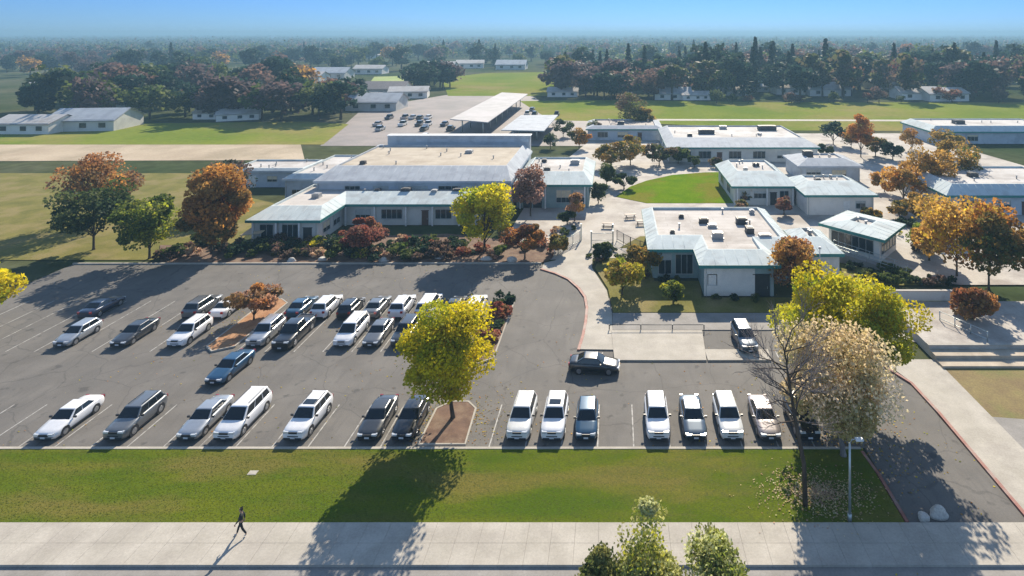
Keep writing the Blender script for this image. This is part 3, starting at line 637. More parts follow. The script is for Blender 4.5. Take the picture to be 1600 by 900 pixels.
def crown_data(r, n_leaf, leaf, pal, n_cl=26, kind='round', cl=.34, flat=.5):
    n_leaf = int(n_leaf * 1.8); leaf *= 1.28
    c = clumps((r[0] * .82, r[1] * .82, r[2] * .84), n_cl, kind); per = rng.dirichlet(np.ones(n_cl) * 3) * n_leaf
    pts, cols = [], []
    ccol = palette(pal, n_cl); R0 = min(r)
    for i in range(n_cl):
        k = int(per[i]) + 1; d = rng.normal(size=(k, 3)); d /= np.linalg.norm(d, axis=1)[:, None]
        rad = R0 * cl * rng.uniform(.5, 1.45) * rng.uniform(.25, 1.0, k) ** .45
        pts.append(c[i] + d * rad[:, None] * np.array([1.15, 1.15, .8])); cols.append(ccol[i] * .62 + palette(pal, k) * .38)
    pts = np.concatenate(pts); cols = np.concatenate(cols)
    vs, vc = quads_mesh('', pts, leaf, cols, flat)
    return vs, vc, c
def trunk_mb(h0, cz, c, r0, nlimb=7, lean=(0, 0)):
    q = MB(); top = Vector((lean[0], lean[1], cz))
    q.tube([(0, 0, -.1), (0, 0, .15), Vector((lean[0] * .3, lean[1] * .3, h0 * .6)), top * .8, top], [r0 * 1.5, r0 * 1.1, r0 * .9, r0 * .65, r0 * .35], 9)
    ids = rng.permutation(len(c))[:nlimb]
    for i in ids:
        e = Vector(c[i]) + Vector((0, 0, cz)); s = Vector((lean[0] * .6, lean[1] * .6, 0)) + Vector((0, 0, h0 * random.uniform(.75, 1.2)))
        m_ = s.lerp(e, .5) + Vector((random.uniform(-.3, .3), random.uniform(-.3, .3), random.uniform(0, .5)))
        q.tube([s, m_, e], [r0 * .5, r0 * .3, r0 * .1], 6)
    return q
def tree(name, label, px, py, h, rx, pal, crown_lo=.22, n_leaf=4000, leaf=.3, n_cl=26, kind='round', cl=.34, r0=.18, group=None, bark='bark', ry=None, pos=None, cat='tree', z=.1, offs=(0, 0)):
    x, y = pos if pos else P(px, py)
    root = thing(name, label, cat, (x, y, z), 0, group)
    rz = h * (1 - crown_lo) / 2; cz = h - rz
    vs, vc, c = crown_data((rx, ry or rx, rz), n_leaf, leaf, pal, n_cl, kind, cl)
    o = link('crown', card_mesh('crown', vs, vc, [M['leaf']]), root, (offs[0], offs[1], cz))
    trunk_mb(h * crown_lo, cz, c, r0, 8, offs).build('trunk', M[bark], root)
    return root
YEL = [(0.85, 0.672, 0.014), (0.714, 0.608, 0.018), (0.425, 0.432, 0.024), (0.204, 0.272, 0.024), (0.646, 0.496, 0.012)]
YG = [(0.408, 0.448, 0.026), (0.238, 0.32, 0.026), (0.578, 0.528, 0.039), (0.136, 0.192, 0.026)]
ORG = [(0.562, 0.227, 0.043), (0.406, 0.175, 0.051), (0.312, 0.21, 0.068), (0.655, 0.315, 0.068), (0.187, 0.14, 0.051)]
GOLD = [(0.627, 0.342, 0.06), (0.456, 0.252, 0.053), (0.342, 0.216, 0.06), (0.76, 0.45, 0.105), (0.247, 0.18, 0.045)]
RED = [(0.298, 0.079, 0.058), (0.22, 0.071, 0.058), (0.389, 0.142, 0.083), (0.168, 0.079, 0.066), (0.311, 0.205, 0.083)]
PINK = [(0.495, 0.275, 0.196), (0.39, 0.203, 0.14), (0.57, 0.348, 0.266), (0.3, 0.174, 0.112)]
TAN = [(0.85, 0.661, 0.413), (0.684, 0.531, 0.295), (0.85, 0.755, 0.519), (0.496, 0.425, 0.153), (0.779, 0.59, 0.401), (0.59, 0.496, 0.142)]
GRN = [(0.075, 0.112, 0.024), (0.053, 0.083, 0.022), (0.112, 0.143, 0.036), (0.15, 0.165, 0.048)]
DRK = [(.022,.05,.032),(.032,.062,.04),(.02,.042,.03),(.045,.068,.04)]
OLV = [(0.281, 0.281, 0.088), (0.389, 0.367, 0.123), (0.173, 0.194, 0.053), (0.648, 0.626, 0.298), (0.85, 0.85, 0.456)]
BRN = [(0.195, 0.115, 0.091), (0.15, 0.095, 0.078), (0.255, 0.149, 0.111), (0.112, 0.081, 0.065)]
PUR = [(0.12, 0.085, 0.085), (0.15, 0.105, 0.095), (0.1, 0.08, 0.085), (0.17, 0.11, 0.1)]
# lot and lawn trees
tree('yellow_tree', 'round yellow-green tree in the earth island between the front parked cars', 0, 0, 9.9, 3.75, YEL, .18, 15000, .20, 40, 'round', .36, .17, pos=(-13.4, 49.35), z=.15, offs=(-.45, 0))
tree('yellow_tree', 'broad yellow-green tree behind the pale tan tree at the right driveway', 0, 0, 11.7, 6.6, YEL + YG[:3], .13, 24000, .22, 60, 'round', .3, .24, pos=(20.2, 51.6), ry=4.8, offs=(0, 0))
tree('tan_tree', 'pale tan tree with dry thinning leaves by the driveway corner', 0, 0, 10.2, 4.1, TAN, .17, 13000, .20, 38, 'round', .36, .2, pos=(17.3, 45.0), offs=(-.5, 0), bark='greybark')
def bare_tree(label, pos, h, lean, z, seed):
    rr = random.Random(seed); root = thing('bare_tree', label, 'tree', (*pos, z)); q = MB(); tw = MB()
    trunk = [Vector((0, 0, -.1)), Vector((-.1, 0, h * .25)), Vector((lean * .45, .1, h * .5)), Vector((lean * .8, 0, h * .75)), Vector((lean, 0, h * .93))]
    q.tube(trunk, [.19, .15, .12, .08, .03], 8)
    def grow(p, d, L, r, lev):
        e = p + d * L; m_ = p.lerp(e, .5) + Vector((rr.uniform(-.1, .1), rr.uniform(-.1, .1), rr.uniform(-.05, .12))) * L
        (q if lev < 1 else tw).tube([p, m_, e], [r, r * .75, r * .4], 5 if lev < 2 else 3, caps=False)
        if lev < 3:
            for _ in range(4 if lev < 2 else 3):
                nd = (d + Vector((rr.uniform(-1, 1), rr.uniform(-1, 1), rr.uniform(-.3, .8))) * .75).normalized()
                grow(p.lerp(e, rr.uniform(.4, 1)), nd, L * rr.uniform(.5, .72), max(r * .45, .012), lev + 1)
    for k in range(24):
        t = rr.uniform(.48, 1); i = min(3, int(t * 4)); p = trunk[i].lerp(trunk[i + 1], t * 4 - i)
        grow(p, Vector((rr.uniform(-1, 1) - .3, rr.uniform(-1, 1), rr.uniform(.0, .9))).normalized(), h * .2 * rr.uniform(.8, 1.2), .055, 0)
    q.build('trunk', M['bark'], root); tw.build('twigs', M['greybark'], root)
bare_tree('leafless grey tree with a long dark trunk at the right end of the lawn', (12.9, 40.2), 11.3, -1.4, .1, 4)
tree('orange_tree', 'low orange-leaved tree in the orange bark island among the parked cars', 388, 505, 3.6, 3.0, ORG + PINK, .12, 3200, .24, 18, 'round', .42, .09, pos=(-40.1, 66.2), z=.15)
tree('orange_tree', 'tall orange-brown tree left of the front classroom block', 350, 395, 12.8, 4.7, ORG, .18, 8000, .4, 34, 'round', .34, .25)
tree('red_tree', 'low spreading dark red tree before the front classroom block', 565, 397, 5.0, 4.1, RED, .14, 4200, .28, 22, 'round', .4, .13)
tree('green_tree', 'tall yellow-green tree at the right end of the front classroom block', 757, 394, 10.4, 4.1, YG + YEL[:2], .15, 6500, .34, 30, 'round', .36, .18)
tree('red_tree', 'small red and orange tree beside the curved red kerb', 820, 405, 5.2, 3.1, RED + ORG, .14, 3200, .28, 18, 'round', .42, .12)
tree('pink_tree', 'pinkish brown tree in front of the white-roofed library block', 829, 338, 8.9, 3.0, PINK + BRN[:1], .28, 2600, .36, 18, 'round', .42, .13)
tree('tan_tree', 'little tan bushy tree at the library block corner', 898, 345, 4.8, 2.0, PINK + GOLD, .25, 1500, .32, 12, 'round', .45, .09)
tree('brown_tree', 'brown and red tree at the right corner of the front office block', 1243, 468, 7.3, 3.2, GOLD + RED, .18, 4200, .28, 22, 'round', .4, .14)
for (px, py, h, rx, pal, lab) in (
    (1450, 305, 9.6, 5.3, GOLD, 'broad golden brown tree left of the pale block at the right edge'), (1412, 318, 7.0, 3.9, GOLD + ORG, 'rust brown tree leaning over the paved yard at right'),
    (1497, 296, 10, 5.6, GOLD + GRN, 'olive gold tree directly behind the pale block at the right edge'),
    (1495, 432, 11.4, 4.7, GOLD + YEL[:1], 'large golden tree on the plaza at the right edge'), (1545, 452, 11.0, 4.6, ORG + GRN, 'rust green tree at the far right beyond the golden one'),
    (1452, 408, 5.6, 2.6, GOLD, 'small golden tree right of the skewed pavilion'), (1516, 512, 4.6, 2.2, RED + ORG, 'small rusty red tree on the right plaza above the terrace'),
    (1345, 246, 11.5, 3.0, ORG, 'narrow rust orange tree behind the school in front of the field'), (1302, 226, 6.4, 4.2, DRK, 'dark green bushy tree at the end of the back classroom block'),
    (905, 232, 5.2, 3.6, ORG + GRN, 'rusty tree between the gymnasium and the back lot'), (985, 202, 12.5, 6.6, BRN + GRN, 'large brown tree standing alone at the field edge'),
    (1004, 206, 8, 4, GOLD + GRN, 'olive gold tree beside the large brown field tree'),
    (955, 263, 6.0, 4.2, GRN + GOLD, 'green and gold tree left of the white courtyard paving'), (985, 258, 7.0, 4.6, GOLD + GRN, 'golden tree behind the white courtyard paving'),
    (1030, 259, 5.5, 4.4, BRN + GRN, 'brown tree at the left corner of the back classroom block'), (1060, 256, 4.2, 3.0, GRN, 'small dark green tree by the back classroom wall'),
    (975, 296, 3.2, 2.6, GRN + DRK, 'low dark green shrub-like tree at the tip of the courtyard lawn'), (1360, 348, 2.4, 2.0, GRN + GOLD, 'low olive bush-like tree behind the skewed pavilion'),
    (1435, 340, 4.2, 3.0, GRN + GOLD, 'round olive tree in the paved yard left of the golden trees'), (1368, 245, 5, 3.2, ORG + GRN, 'rusty olive tree in the back yard near the orange one'),
    (1395, 250, 4.5, 3.0, DRK, 'dark tree in the back yard left of the broad golden tree'), (1480, 245, 7, 5, GOLD + GRN, 'hazy golden tree before the distant pale block'),
    (1165, 318, 3.2, 1.8, GRN + PINK, 'small grey green tree against the square classroom block')):
    tree('autumn_tree' if pal is not DRK else 'evergreen_tree', lab, px, py, h, rx, pal, .16, 2600 if h > 7 else 1500, .42, 22, 'round', .4, .13)
# trees of the planting west of the lot (beyond the photo's left edge) and along the front block
for (pos, h, rx, pal, lab) in (((-66, 84.5), 9, 4.6, GRN + YG, 'green tree by the far left corner of the parking lot'), ((-58.5, 86.4), 7.5, 3.8, ORG + GRN, 'olive orange tree left of the tall orange-brown tree'),
                               ((-77, 88), 11, 5.5, DRK + GRN, 'dark green tree beyond the far left corner of the lot'), ((-69, 63), 8.5, 4.2, YEL + YG, 'yellow-green tree at the left end of the parking rows'),
                               ((-88, 101), 12, 6, ORG + BRN, 'rusty tree beside the grass left of the school'), ((-70, 107), 9, 5, DRK + BRN, 'dark brown tree before the storage building')):
    tree('tree', lab, 0, 0, h, rx, pal, .18, 3800, .36, 26, 'round', .38, .16, pos=pos)
# near street trees whose tops show at the bottom edge
tree('street_tree', 'taller olive green treetop at the bottom edge with pale leaf tips', 0, 0, 7.7, 1.75, OLV + YG, .3, 6200, .15, 34, 'cone', .5, .1, pos=(1.9, 31.4), ry=1.7, z=-.03)
tree('street_tree', 'shorter olive green treetop at the bottom edge right of the taller one', 0, 0, 6.35, 1.6, YG[:2] + OLV, .3, 5400, .15, 22, 'round', .46, .1, pos=(5.1, 30.6), z=-.03)
tree('street_tree', 'low dark treetop at the bottom edge left of the taller one', 0, 0, 5.15, 1.4, GRN + OLV[:2], .3, 3400, .15, 16, 'round', .46, .1, pos=(-.75, 31.2), z=-.03)

def shrub_mesh(r, h, pal, n_leaf=260, leaf=.22, n_cl=9):
    vs, vc, c = crown_data((r, r, h * .55), n_leaf, leaf, pal, n_cl, 'round', .55)
    vs[:, 2] += h * .5; vs[:, 2] = np.maximum(vs[:, 2], .02); return card_mesh('shrub', vs, vc, [M['leaf']])
SH = {k: [shrub_mesh(1.0, 1.0, p) for _ in range(3)] for k, p in (('green', GRN), ('dark', DRK + GRN[:1]), ('brown', BRN + GRN[:1]), ('yellow', YEL + GRN), ('red', RED), ('pale', PINK + TAN[:2]))}
shrub_word = {'green': 'green leafy shrub', 'dark': 'dark green shrub', 'brown': 'brown twiggy shrub', 'yellow': 'yellow flowering shrub', 'red': 'dark red shrub', 'pale': 'pale dry shrub'}
def shrub(k, pos, s, where, group, z=.1):
    o = link('shrub', random.choice(SH[k]), None, (*pos, z), random.uniform(0, 6)); o.scale = (s, s, s * random.uniform(.75, 1.05))
    tag(o, shrub_word[k] + ' ' + where, 'shrub', group)
for i, px in enumerate(list(range(262, 720, 13)) + list(range(400, 720, 15))):
    k = random.choice(['green', 'dark', 'brown', 'green', 'dark', 'pale', 'yellow' if 470 < px < 640 else 'brown'])
    shrub(k, P(px + random.uniform(-6, 6), random.uniform(380, 408)), random.uniform(1.0, 1.9), 'in the planter bed before the front classroom block', 'shrubs before the front classroom block')
for i, px in enumerate(range(345, 500, 16)):
    shrub(random.choice(['dark', 'brown', 'dark', 'green']), P(px, random.uniform(386, 396)), random.uniform(1.2, 2.0), 'massed left of the red tree below the front block', 'massed shrubs at the left planter end')
for px in range(640, 870, 14):
    shrub(random.choice(['green', 'dark', 'pale', 'red']), P(px + random.uniform(-4, 4), random.uniform(378, 405)), random.uniform(.7, 1.3), 'in the planter near the yellow-green tree and curved kerb', 'shrubs near the curved kerb')
for i, (x, y, s, k, wd) in enumerate(((-13.1, 69.4, 1.7, 'dark', 'at the far end of the narrow lot island'), (-12.9, 66.6, 1.5, 'red', 'second from the far end of the narrow lot island'), (-13.1, 64.2, 1.5, 'dark', 'in the middle of the narrow lot island'),
                                   (-13.0, 61.8, 1.3, 'red', 'in the near half of the narrow lot island'), (-13.2, 59.6, 1.3, 'green', 'at the near end of the narrow lot island'))):
    shrub(k, (x, y), s, wd, 'shrubs in the narrow lot island', .15)
for px in range(1296, 1490, 13):
    shrub(random.choice(['dark', 'green', 'brown', 'dark', 'yellow']), P(px, 441 + random.uniform(-4, 4)), random.uniform(.8, 1.2), 'in the hedge row above the long low wall', 'hedge row above the low wall')
for (px, py, s, k) in ((1120, 470, .7, 'green'), (1145, 470, .8, 'dark'), (1180, 471, .7, 'green'), (1035, 440, .9, 'dark'), (1060, 441, .8, 'green'), (1010, 432, .8, 'brown'), (945, 405, .8, 'dark'), (937, 412, .7, 'brown')):
    shrub(k, P(px, py), s, 'against the front office block and its worn lawn', 'shrubs round the front office block')
for (px, py, h, rx, pal_, lab) in (
    (972, 462, 4.6, 2.2, YG + GOLD, 'thin olive tree on the worn lawn beside the curved walkway'), (1006, 436, 4.2, 2.2, GOLD + GRN, 'olive brown tree on the worn lawn by the teal office wall'), (1052, 474, 2.6, 1.5, GRN + YG, 'short green tree at the front edge of the worn lawn'),
    (942, 408, 2.6, 1.3, GRN + DRK, 'small dark green tree at the right foot of the entrance gate'), (872, 398, 2.8, 1.6, GOLD + GRN, 'small olive tree at the curved kerb end of the planter'), (886, 352, 2.4, 1.4, DRK + GRN, 'small dark tree left of the walkway in the library shade'),
    (935, 318, 4.0, 1.6, GRN + DRK, 'dark green tree on the right flank of the library block'), (948, 290, 4.6, 2.0, GRN, 'green tree between the library block and the courtyard lawn'), (1158, 336, 2.4, 1.5, PINK + GRN, 'brownish tree between the office roof and the square block'),
    (1225, 336, 3.2, 1.8, RED + BRN, 'reddish brown tree in the gap between the square and plain pale blocks'), (1382, 300, 4.4, 2.6, GOLD + ORG, 'rust gold tree in the yard right of the plain pale block'), (1405, 342, 3.0, 1.9, GRN + GOLD, 'small olive tree in the paved yard near the pavilion'),
    (1330, 232, 5.5, 2.8, GRN + ORG, 'olive tree beside the narrow rust orange one'), (1425, 236, 6.0, 3.6, GOLD + ORG, 'golden tree at the back of the paved yard'), (1290, 246, 3.5, 2.2, DRK + GRN, 'small dark tree behind the grey low-roofed block'),
    (1440, 392, 3.6, 2.0, GRN + YG, 'yellow green tree between the pavilion and the large golden tree'), (1475, 372, 6.2, 3.0, GOLD + RED, 'rusty gold tree in front of the shaded corner of the edge block'), (860, 232, 4.0, 2.6, DRK + GRN, 'dark tree behind the library block roof'),
    (880, 214, 5.5, 3.2, DRK + GRN, 'dark green tree near the low canopy of the back lot'), (930, 214, 5.0, 3.0, BRN + GRN, 'brown green tree left of the dark purple-roofed building'), (1085, 262, 2.8, 1.8, GRN, 'low green tree along the back classroom wall'), (1118, 262, 2.4, 1.5, GRN + BRN, 'low brown green tree at the right along the back classroom wall')):
    tree('small_tree', lab, px, py, h, rx, pal_, .14, 1500, .3, 18, 'round', .42, .09)
for px in range(868, 962, 13): shrub(random.choice(['dark', 'green', 'pale']), P(px if px < 905 else px + 12, random.uniform(352, 368) if px < 905 else random.uniform(392, 408)), random.uniform(.6, 1.1), 'beside the entrance gate and pale walkway', 'shrubs beside the entrance gate')
for px in range(1370, 1500, 14): shrub(random.choice(['dark', 'green', 'brown', 'yellow']), P(px, random.uniform(345, 395)), random.uniform(.9, 1.6), 'scattered under the golden trees right of the pavilion', 'shrubs under the golden trees')
for px in range(1295, 1420, 12): shrub(random.choice(['dark', 'green', 'dark']), P(px, random.uniform(408, 432)), random.uniform(.7, 1.2), 'on the shaded lawn below the ramp', 'shrubs on the shaded lawn below the ramp')
# rocks in the front planter
for i, (px, py) in enumerate(((590, 404), (640, 401), (688, 404), (600, 408), (455, 409), (505, 407), (760, 406), (800, 409))):
    o = boulder('boulder', 'pale boulder in the planter bed before the front classroom block', (*P(px, py), .1), (random.uniform(.5, .9), .5, random.uniform(.35, .5)), i); o['group'] = 'boulders in the front planter bed'

# ------------------------------------------------------------------ far trees, houses, far wood
def far_tree_mesh(kind, pal, n_leaf, leaf):
    """unit tree: height 1, radius as given by kind; trunk and crown in one mesh"""
    if kind == 'conifer':
        pts = []; 
        for k in range(n_leaf):
            z = random.uniform(.08, 1) ** 1.1; r = (1 - z) * .2 * (.55 + .45 * abs(math.sin(z * 24 + random.uniform(-.6, .6)))) * random.uniform(.4, 1); a = random.uniform(0, 6.283)
            pts.append((r * math.cos(a), r * math.sin(a), z))
        vs, vc = quads_mesh('', np.array(pts), leaf, palette(pal, n_leaf), .2)
    else:
        rx = {'round': .42, 'tall': .27}[kind]
        vs, vc, c = crown_data((rx, rx, .42), n_leaf, leaf, pal, 18, 'round', .42); vs[:, 2] += .56
    t = MB(); t.tube([(0, 0, -.02), (.01, 0, .3), (0, .01, .6)], [.03, .02, .008], 5)
    for k in range(4): a = k * 1.7; t.tube([(0, 0, .3), (.16 * math.cos(a), .16 * math.sin(a), .55)], [.012, .004], 4)
    return card_mesh('crown', vs, vc, [M['needle'] if kind == 'conifer' else M['leaf']]), t.mesh('trunk', M['bark'])
FT = {}
for nm, kd, pal in (('dark round evergreen', 'round', DRK), ('green round tree', 'round', GRN), ('brown round tree', 'round', BRN), ('purple brown round tree', 'round', PUR), ('rust red round tree', 'round', RED + BRN),
                    ('golden brown round tree', 'round', GOLD + BRN), ('tall dark tree', 'tall', DRK), ('tall olive tree', 'tall', GRN + BRN), ('pointed dark conifer', 'conifer', DRK)):
    FT[nm] = [far_tree_mesh(kd, pal, 520, .085 if kd != 'conifer' else .07) for _ in range(3)]
count = [0]
def far_tree(nm, pos, h, where, group):
    o = link('conifer_tree' if 'conifer' in nm else 'broadleaf_tree', None, None, (*pos, -.02), random.uniform(0, 6))
    cr, tr = random.choice(FT[nm]); link('crown', cr, o); link('trunk', tr, o)
    s = h * random.uniform(.9, 1.12); k = random.uniform(1.0, 1.4) * h; o.scale = (k, k, s)
    tag(o, nm + ' ' + where, 'tree', group)
def belt(n_, x0, x1, y0, y1, h0, h1, kinds, where, group, gap=None):
    for i in range(n_):
        px = x0 + (x1 - x0) * (i + random.random()) / n_; py = random.uniform(y0, y1)
        if gap and gap(px, py): continue
        nm = random.choice(kinds); h = random.uniform(h0, h1) * (1.25 if 'tall' in nm or 'conifer' in nm else 1)
        far_tree(nm, P(px, py), h, where, group)
dk = ['dark round evergreen', 'green round tree', 'brown round tree', 'purple brown round tree', 'dark round evergreen', 'tall dark tree', 'green round tree']
belt(30, 60, 556, 168, 192, 12, 17, dk, 'in the dark belt beyond the left grass field', 'dark trees beyond the left grass field')
belt(16, 150, 480, 140, 160, 14, 19, dk + ['golden brown round tree', 'rust red round tree'], 'rising behind the dark left belt', 'taller trees behind the left belt')
belt(9, 640, 706, 128, 142, 13, 16, ['dark round evergreen', 'purple brown round tree'], 'in the clump between the two far fields', 'clump between the far fields')
belt(44, 862, 1120, 128, 157, 12, 19, dk + ['purple brown round tree', 'tall olive tree', 'brown round tree'], 'in the belt behind the central field', 'trees behind the central field')
belt(66, 1080, 1660, 124, 157, 13, 21, dk + ['purple brown round tree', 'brown round tree', 'rust red round tree', 'pointed dark conifer', 'tall dark tree', 'tall dark tree', 'tall olive tree', 'tall dark tree'], 'in the dense belt behind the right field', 'trees behind the right field')
belt(14, 1090, 1640, 158, 162, 4, 7, ['brown round tree', 'green round tree', 'rust red round tree'], 'standing on the far edge of the right field', 'small trees on the right field edge')
for px, h in ((1188, 25), (1232, 24), (1290, 28), (1305, 22), (1375, 22), (1475, 26), (1160, 22), (1262, 22), (1335, 21), (1110, 20)):
    far_tree('pointed dark conifer' if px % 2 == 0 else 'tall dark tree', P(px, random.uniform(132, 142)), h, 'standing tall above the right belt', 'tallest trees of the right belt')
belt(26, 1090, 1660, 124, 146, 17, 22, ['pointed dark conifer', 'pointed dark conifer', 'tall dark tree'], 'spiking out of the right belt', 'pointed trees of the right belt')
belt(12, 870, 1100, 118, 140, 15, 19, ['pointed dark conifer', 'tall dark tree'], 'spiking out of the central belt', 'pointed trees of the central belt')
belt(12, 320, 860, 90, 110, 15, 20, ['pointed dark conifer', 'tall dark tree'], 'spiking up far behind the left belt', 'pointed trees far behind the left belt', lambda x, y: x > 690 and y > 106)
belt(22, -20, 330, 84, 112, 12, 17, dk, 'in the open land at the far left', 'far left trees')
gapf = lambda x, y: (690 < x < 880 and y > 108) or (565 < x < 660 and y > 114)
belt(44, 0, 860, 88, 124, 12, 18, dk + ['golden brown round tree', 'tall dark tree', 'pointed dark conifer'], 'among far houses on the left', 'far trees on the left', gapf)
belt(40, 500, 1100, 82, 106, 13, 20, dk + ['tall dark tree', 'pointed dark conifer', 'green round tree'], 'among far houses in the middle', 'far trees in the middle', gapf)
belt(50, 1000, 1680, 84, 122, 14, 22, dk + ['rust red round tree', 'tall dark tree', 'pointed dark conifer', 'purple brown round tree'], 'in the far woods on the right', 'far trees on the right')
mb = MB(); xs = np.linspace(-FAR * 1.1, FAR * .86, 90); prof = [10 + 9 * math.sin(x / 1900 + 1) + 7 * math.sin(x / 730) + 4 * math.sin(x / 310 + 2) for x in xs]
mb.loft([[(x, 7000, -.3), (x, 7300, max(1, h_ * .8)), (x, 7600, max(2, h_ + 8)), (x, 7950, -.3)] for x, h_ in zip(xs, prof)], 0, False, True, False)
tag(mb.build('hills', M['ground']), kind='structure')
# houses: one of each kind, copied
def house_proto(L, W, h, rise, wm, rm):
    q = MB(); q.box((0, 0, h / 2), (L, W, h))
    for s in (-1, 1): q.face([(s * L / 2, -W / 2, h), (s * L / 2, W / 2, h), (s * L / 2, 0, h + rise)][::s])
    wall = q.mesh('wall', wm)
    r = MB(); e = .5
    for s in (-1, 1):
        a = [(-L / 2 - e, s * (W / 2 + e), h - .25), (L / 2 + e, s * (W / 2 + e), h - .25), (L / 2 + e, 0, h + rise + .05), (-L / 2 - e, 0, h + rise + .05)]
        r.face(a if s < 0 else a[::-1]); r.face([(x, y, z - .2) for x, y, z in (a[::-1] if s < 0 else a)])
    roof = r.mesh('roof', rm)
    wn = MB(); wn.box((0, -W / 2 - .02, 1.5), (1.6, .06, 1.2)); win = wn.mesh('window', M['pane'])
    return wall, roof, win, L
HP = {'white roof': house_proto(15, 10, 3, 1.6, M['wall_light'], M['roof_white']), 'grey roof': house_proto(16, 11, 3, 2.2, M['wall'], M['mansard_grey']), 'tan roof': house_proto(14, 10, 3, 2.0, M['wall_light'], M['roof_tan']),
      'dark roof': house_proto(17, 11, 3.2, 2.2, M['wall'], M['asphalt_far'])}
def house(k, px, py, s, where, rz=0):
    root = thing('house', 'low house with ' + k + ' ' + where, 'house', (*P(px, py), 0), rz, 'houses beyond the fields')
    for nm, me in zip(('wall', 'roof'), HP[k]): link(nm, me, root)
    for t in (-.3, .05, .33): link('window', HP[k][2], root, (HP[k][3] * t, 0, 0))
    root.scale = (s, s, s)
for (k, px, py, s, where, rz) in (
    ('grey roof', 590, 170, 1.3, 'left of the far parking lot', .0), ('white roof', 560, 166, 1.3, 'at the right end of the dark left belt', .1), ('dark roof', 600, 150, 1.4, 'below the pale green far field', 0), ('white roof', 640, 152, 1.2, 'right of the pale green far field', .2),
    ('white roof', 375, 186, .9, 'showing under the dark left trees', .4), ('white roof', 345, 176, .9, 'at the left photo edge in the trees', .1), ('tan roof', 340, 184, .9, 'low under the left trees', 0), ('white roof', 435, 158, .9, 'between trunks of the left belt', .1),
    ('white roof', 480, 128, 1.5, 'behind the left belt, long and pale', 0), ('grey roof', 520, 122, 1.5, 'behind the left belt beside the long pale one', 0), ('white roof', 580, 115, 1.5, 'left of the pale green far field', 0), ('white roof', 690, 109, 1.6, 'behind the clump between the far fields', 0),
    ('white roof', 735, 106, 1.6, 'behind the far central field', .2), ('grey roof', 800, 108, 1.6, 'behind the far central field to the right', 0), ('white roof', 1005, 118, 1.3, 'gleaming in the central belt', .3), ('tan roof', 965, 122, 1.2, 'in the central belt to the left', 0),
    ('white roof', 1375, 138, 1.0, 'gleaming in the right belt', .3), ('white roof', 1430, 154, 1.3, 'at the field edge on the right', 0), ('white roof', 1470, 156, 1.3, 'at the field edge at far right', .1), ('tan roof', 1235, 146, 1.3, 'in the right belt near the field', 0),
    ('grey roof', 1290, 148, 1.3, 'in the right belt behind the field path', 0), ('tan roof', 1140, 148, 1.1, 'at the left of the right belt', .2), ('grey roof', 1190, 142, 1.1, 'deep in the right belt', 0), ('white roof', 1500, 122, 1.4, 'far right behind the belt', 0),
    ('grey roof', 1515, 116, 1.4, 'farthest right behind the belt', 0), ('white roof', 880, 150, 1.0, 'at the left tip of the central belt', 0), ('grey roof', 1050, 154, 1.1, 'by the central field edge', 0), ('white roof', 1085, 155, .9, 'by the central field edge to the right', .1),
    ('grey roof', 150, 200, 1.3, 'left of the grass field', .1), ('white roof', 60, 205, 1.2, 'far left beside the grass field', 0), ('tan roof', 200, 165, 1.2, 'behind the leftmost dark trees', 0), ('white roof', 90, 140, 1.4, 'behind trees at the far left', 0),
    ('white roof', 260, 125, 1.4, 'high up behind the left trees', 0)):
    house(k, px, py, s, where, rz)
# beyond: one mass of woods and roofs
N = 13000
py = HY + np.exp(rng.uniform(np.log(4.2), np.log(50), N)); d = FPX * CAMH / (py - HY); px = rng.uniform(-30, 1640, N); X = (px - CX) * d / FPX
vs_l, vc_l = [], []
pals = [DRK, GRN, BRN, DRK, DRK, GRN]
for i in range(N):
    if d[i] < 760 and (rng.random() < .45 or 685 < px[i] < 885 or 560 < px[i] < 665): continue
    k = 18; tall = rng.random() < .18; h = rng.uniform(8, 17) * (1.6 if tall else 1); wd = rng.uniform(4, 7) * (1 + d[i] / 2600) * (.5 if tall else 1)
    p = rng.normal(size=(k, 3)) * np.array([wd * .5, wd * .4, h * .2]); p[:, 2] = np.clip(p[:, 2] + h * .55, .3, h); p += np.array([X[i], d[i], 0])
    a, b_ = quads_mesh('', p, wd * .55, palette(pals[rng.integers(0, 6)], k), .3); vs_l.append(a); vc_l.append(b_)
o = link('far_woods', card_mesh('far_woods', np.concatenate(vs_l), np.concatenate(vc_l), [M['leaf']])); tag(o, 'blue hazy far woods stretching to the horizon', 'woods', kind='stuff')
q = MB()
for i in range(300):
    yy = HY + math.exp(random.uniform(math.log(5), math.log(42))); dd = FPX * CAMH / (yy - HY); xx = (random.uniform(-30, 1640) - CX) * dd / FPX
    if 690 < xx * FPX / dd + CX < 880 and yy > 86: continue
    L, W, h, r = random.uniform(12, 30), random.uniform(9, 16), random.uniform(3, 5), random.uniform(.6, 2); mi = random.choice([0, 0, 1, 2])
    q.box((xx, dd, h / 2), (L, W, h), mi)
    q.face([(xx - L / 2 - .5, dd - W / 2 - .5, h), (xx + L / 2 + .5, dd - W / 2 - .5, h), (xx + L / 2, dd, h + r), (xx - L / 2, dd, h + r)], mi)
    q.face([(xx + L / 2 + .5, dd + W / 2 + .5, h), (xx - L / 2 - .5, dd + W / 2 + .5, h), (xx - L / 2, dd, h + r), (xx + L / 2, dd, h + r)], mi)
o = q.build('far_rooftops', [M['roof_white'], M['mansard_grey'], M['roof_tan']]); tag(o, 'pale far rooftops scattered through the hazy woods', 'rooftops', kind='stuff')

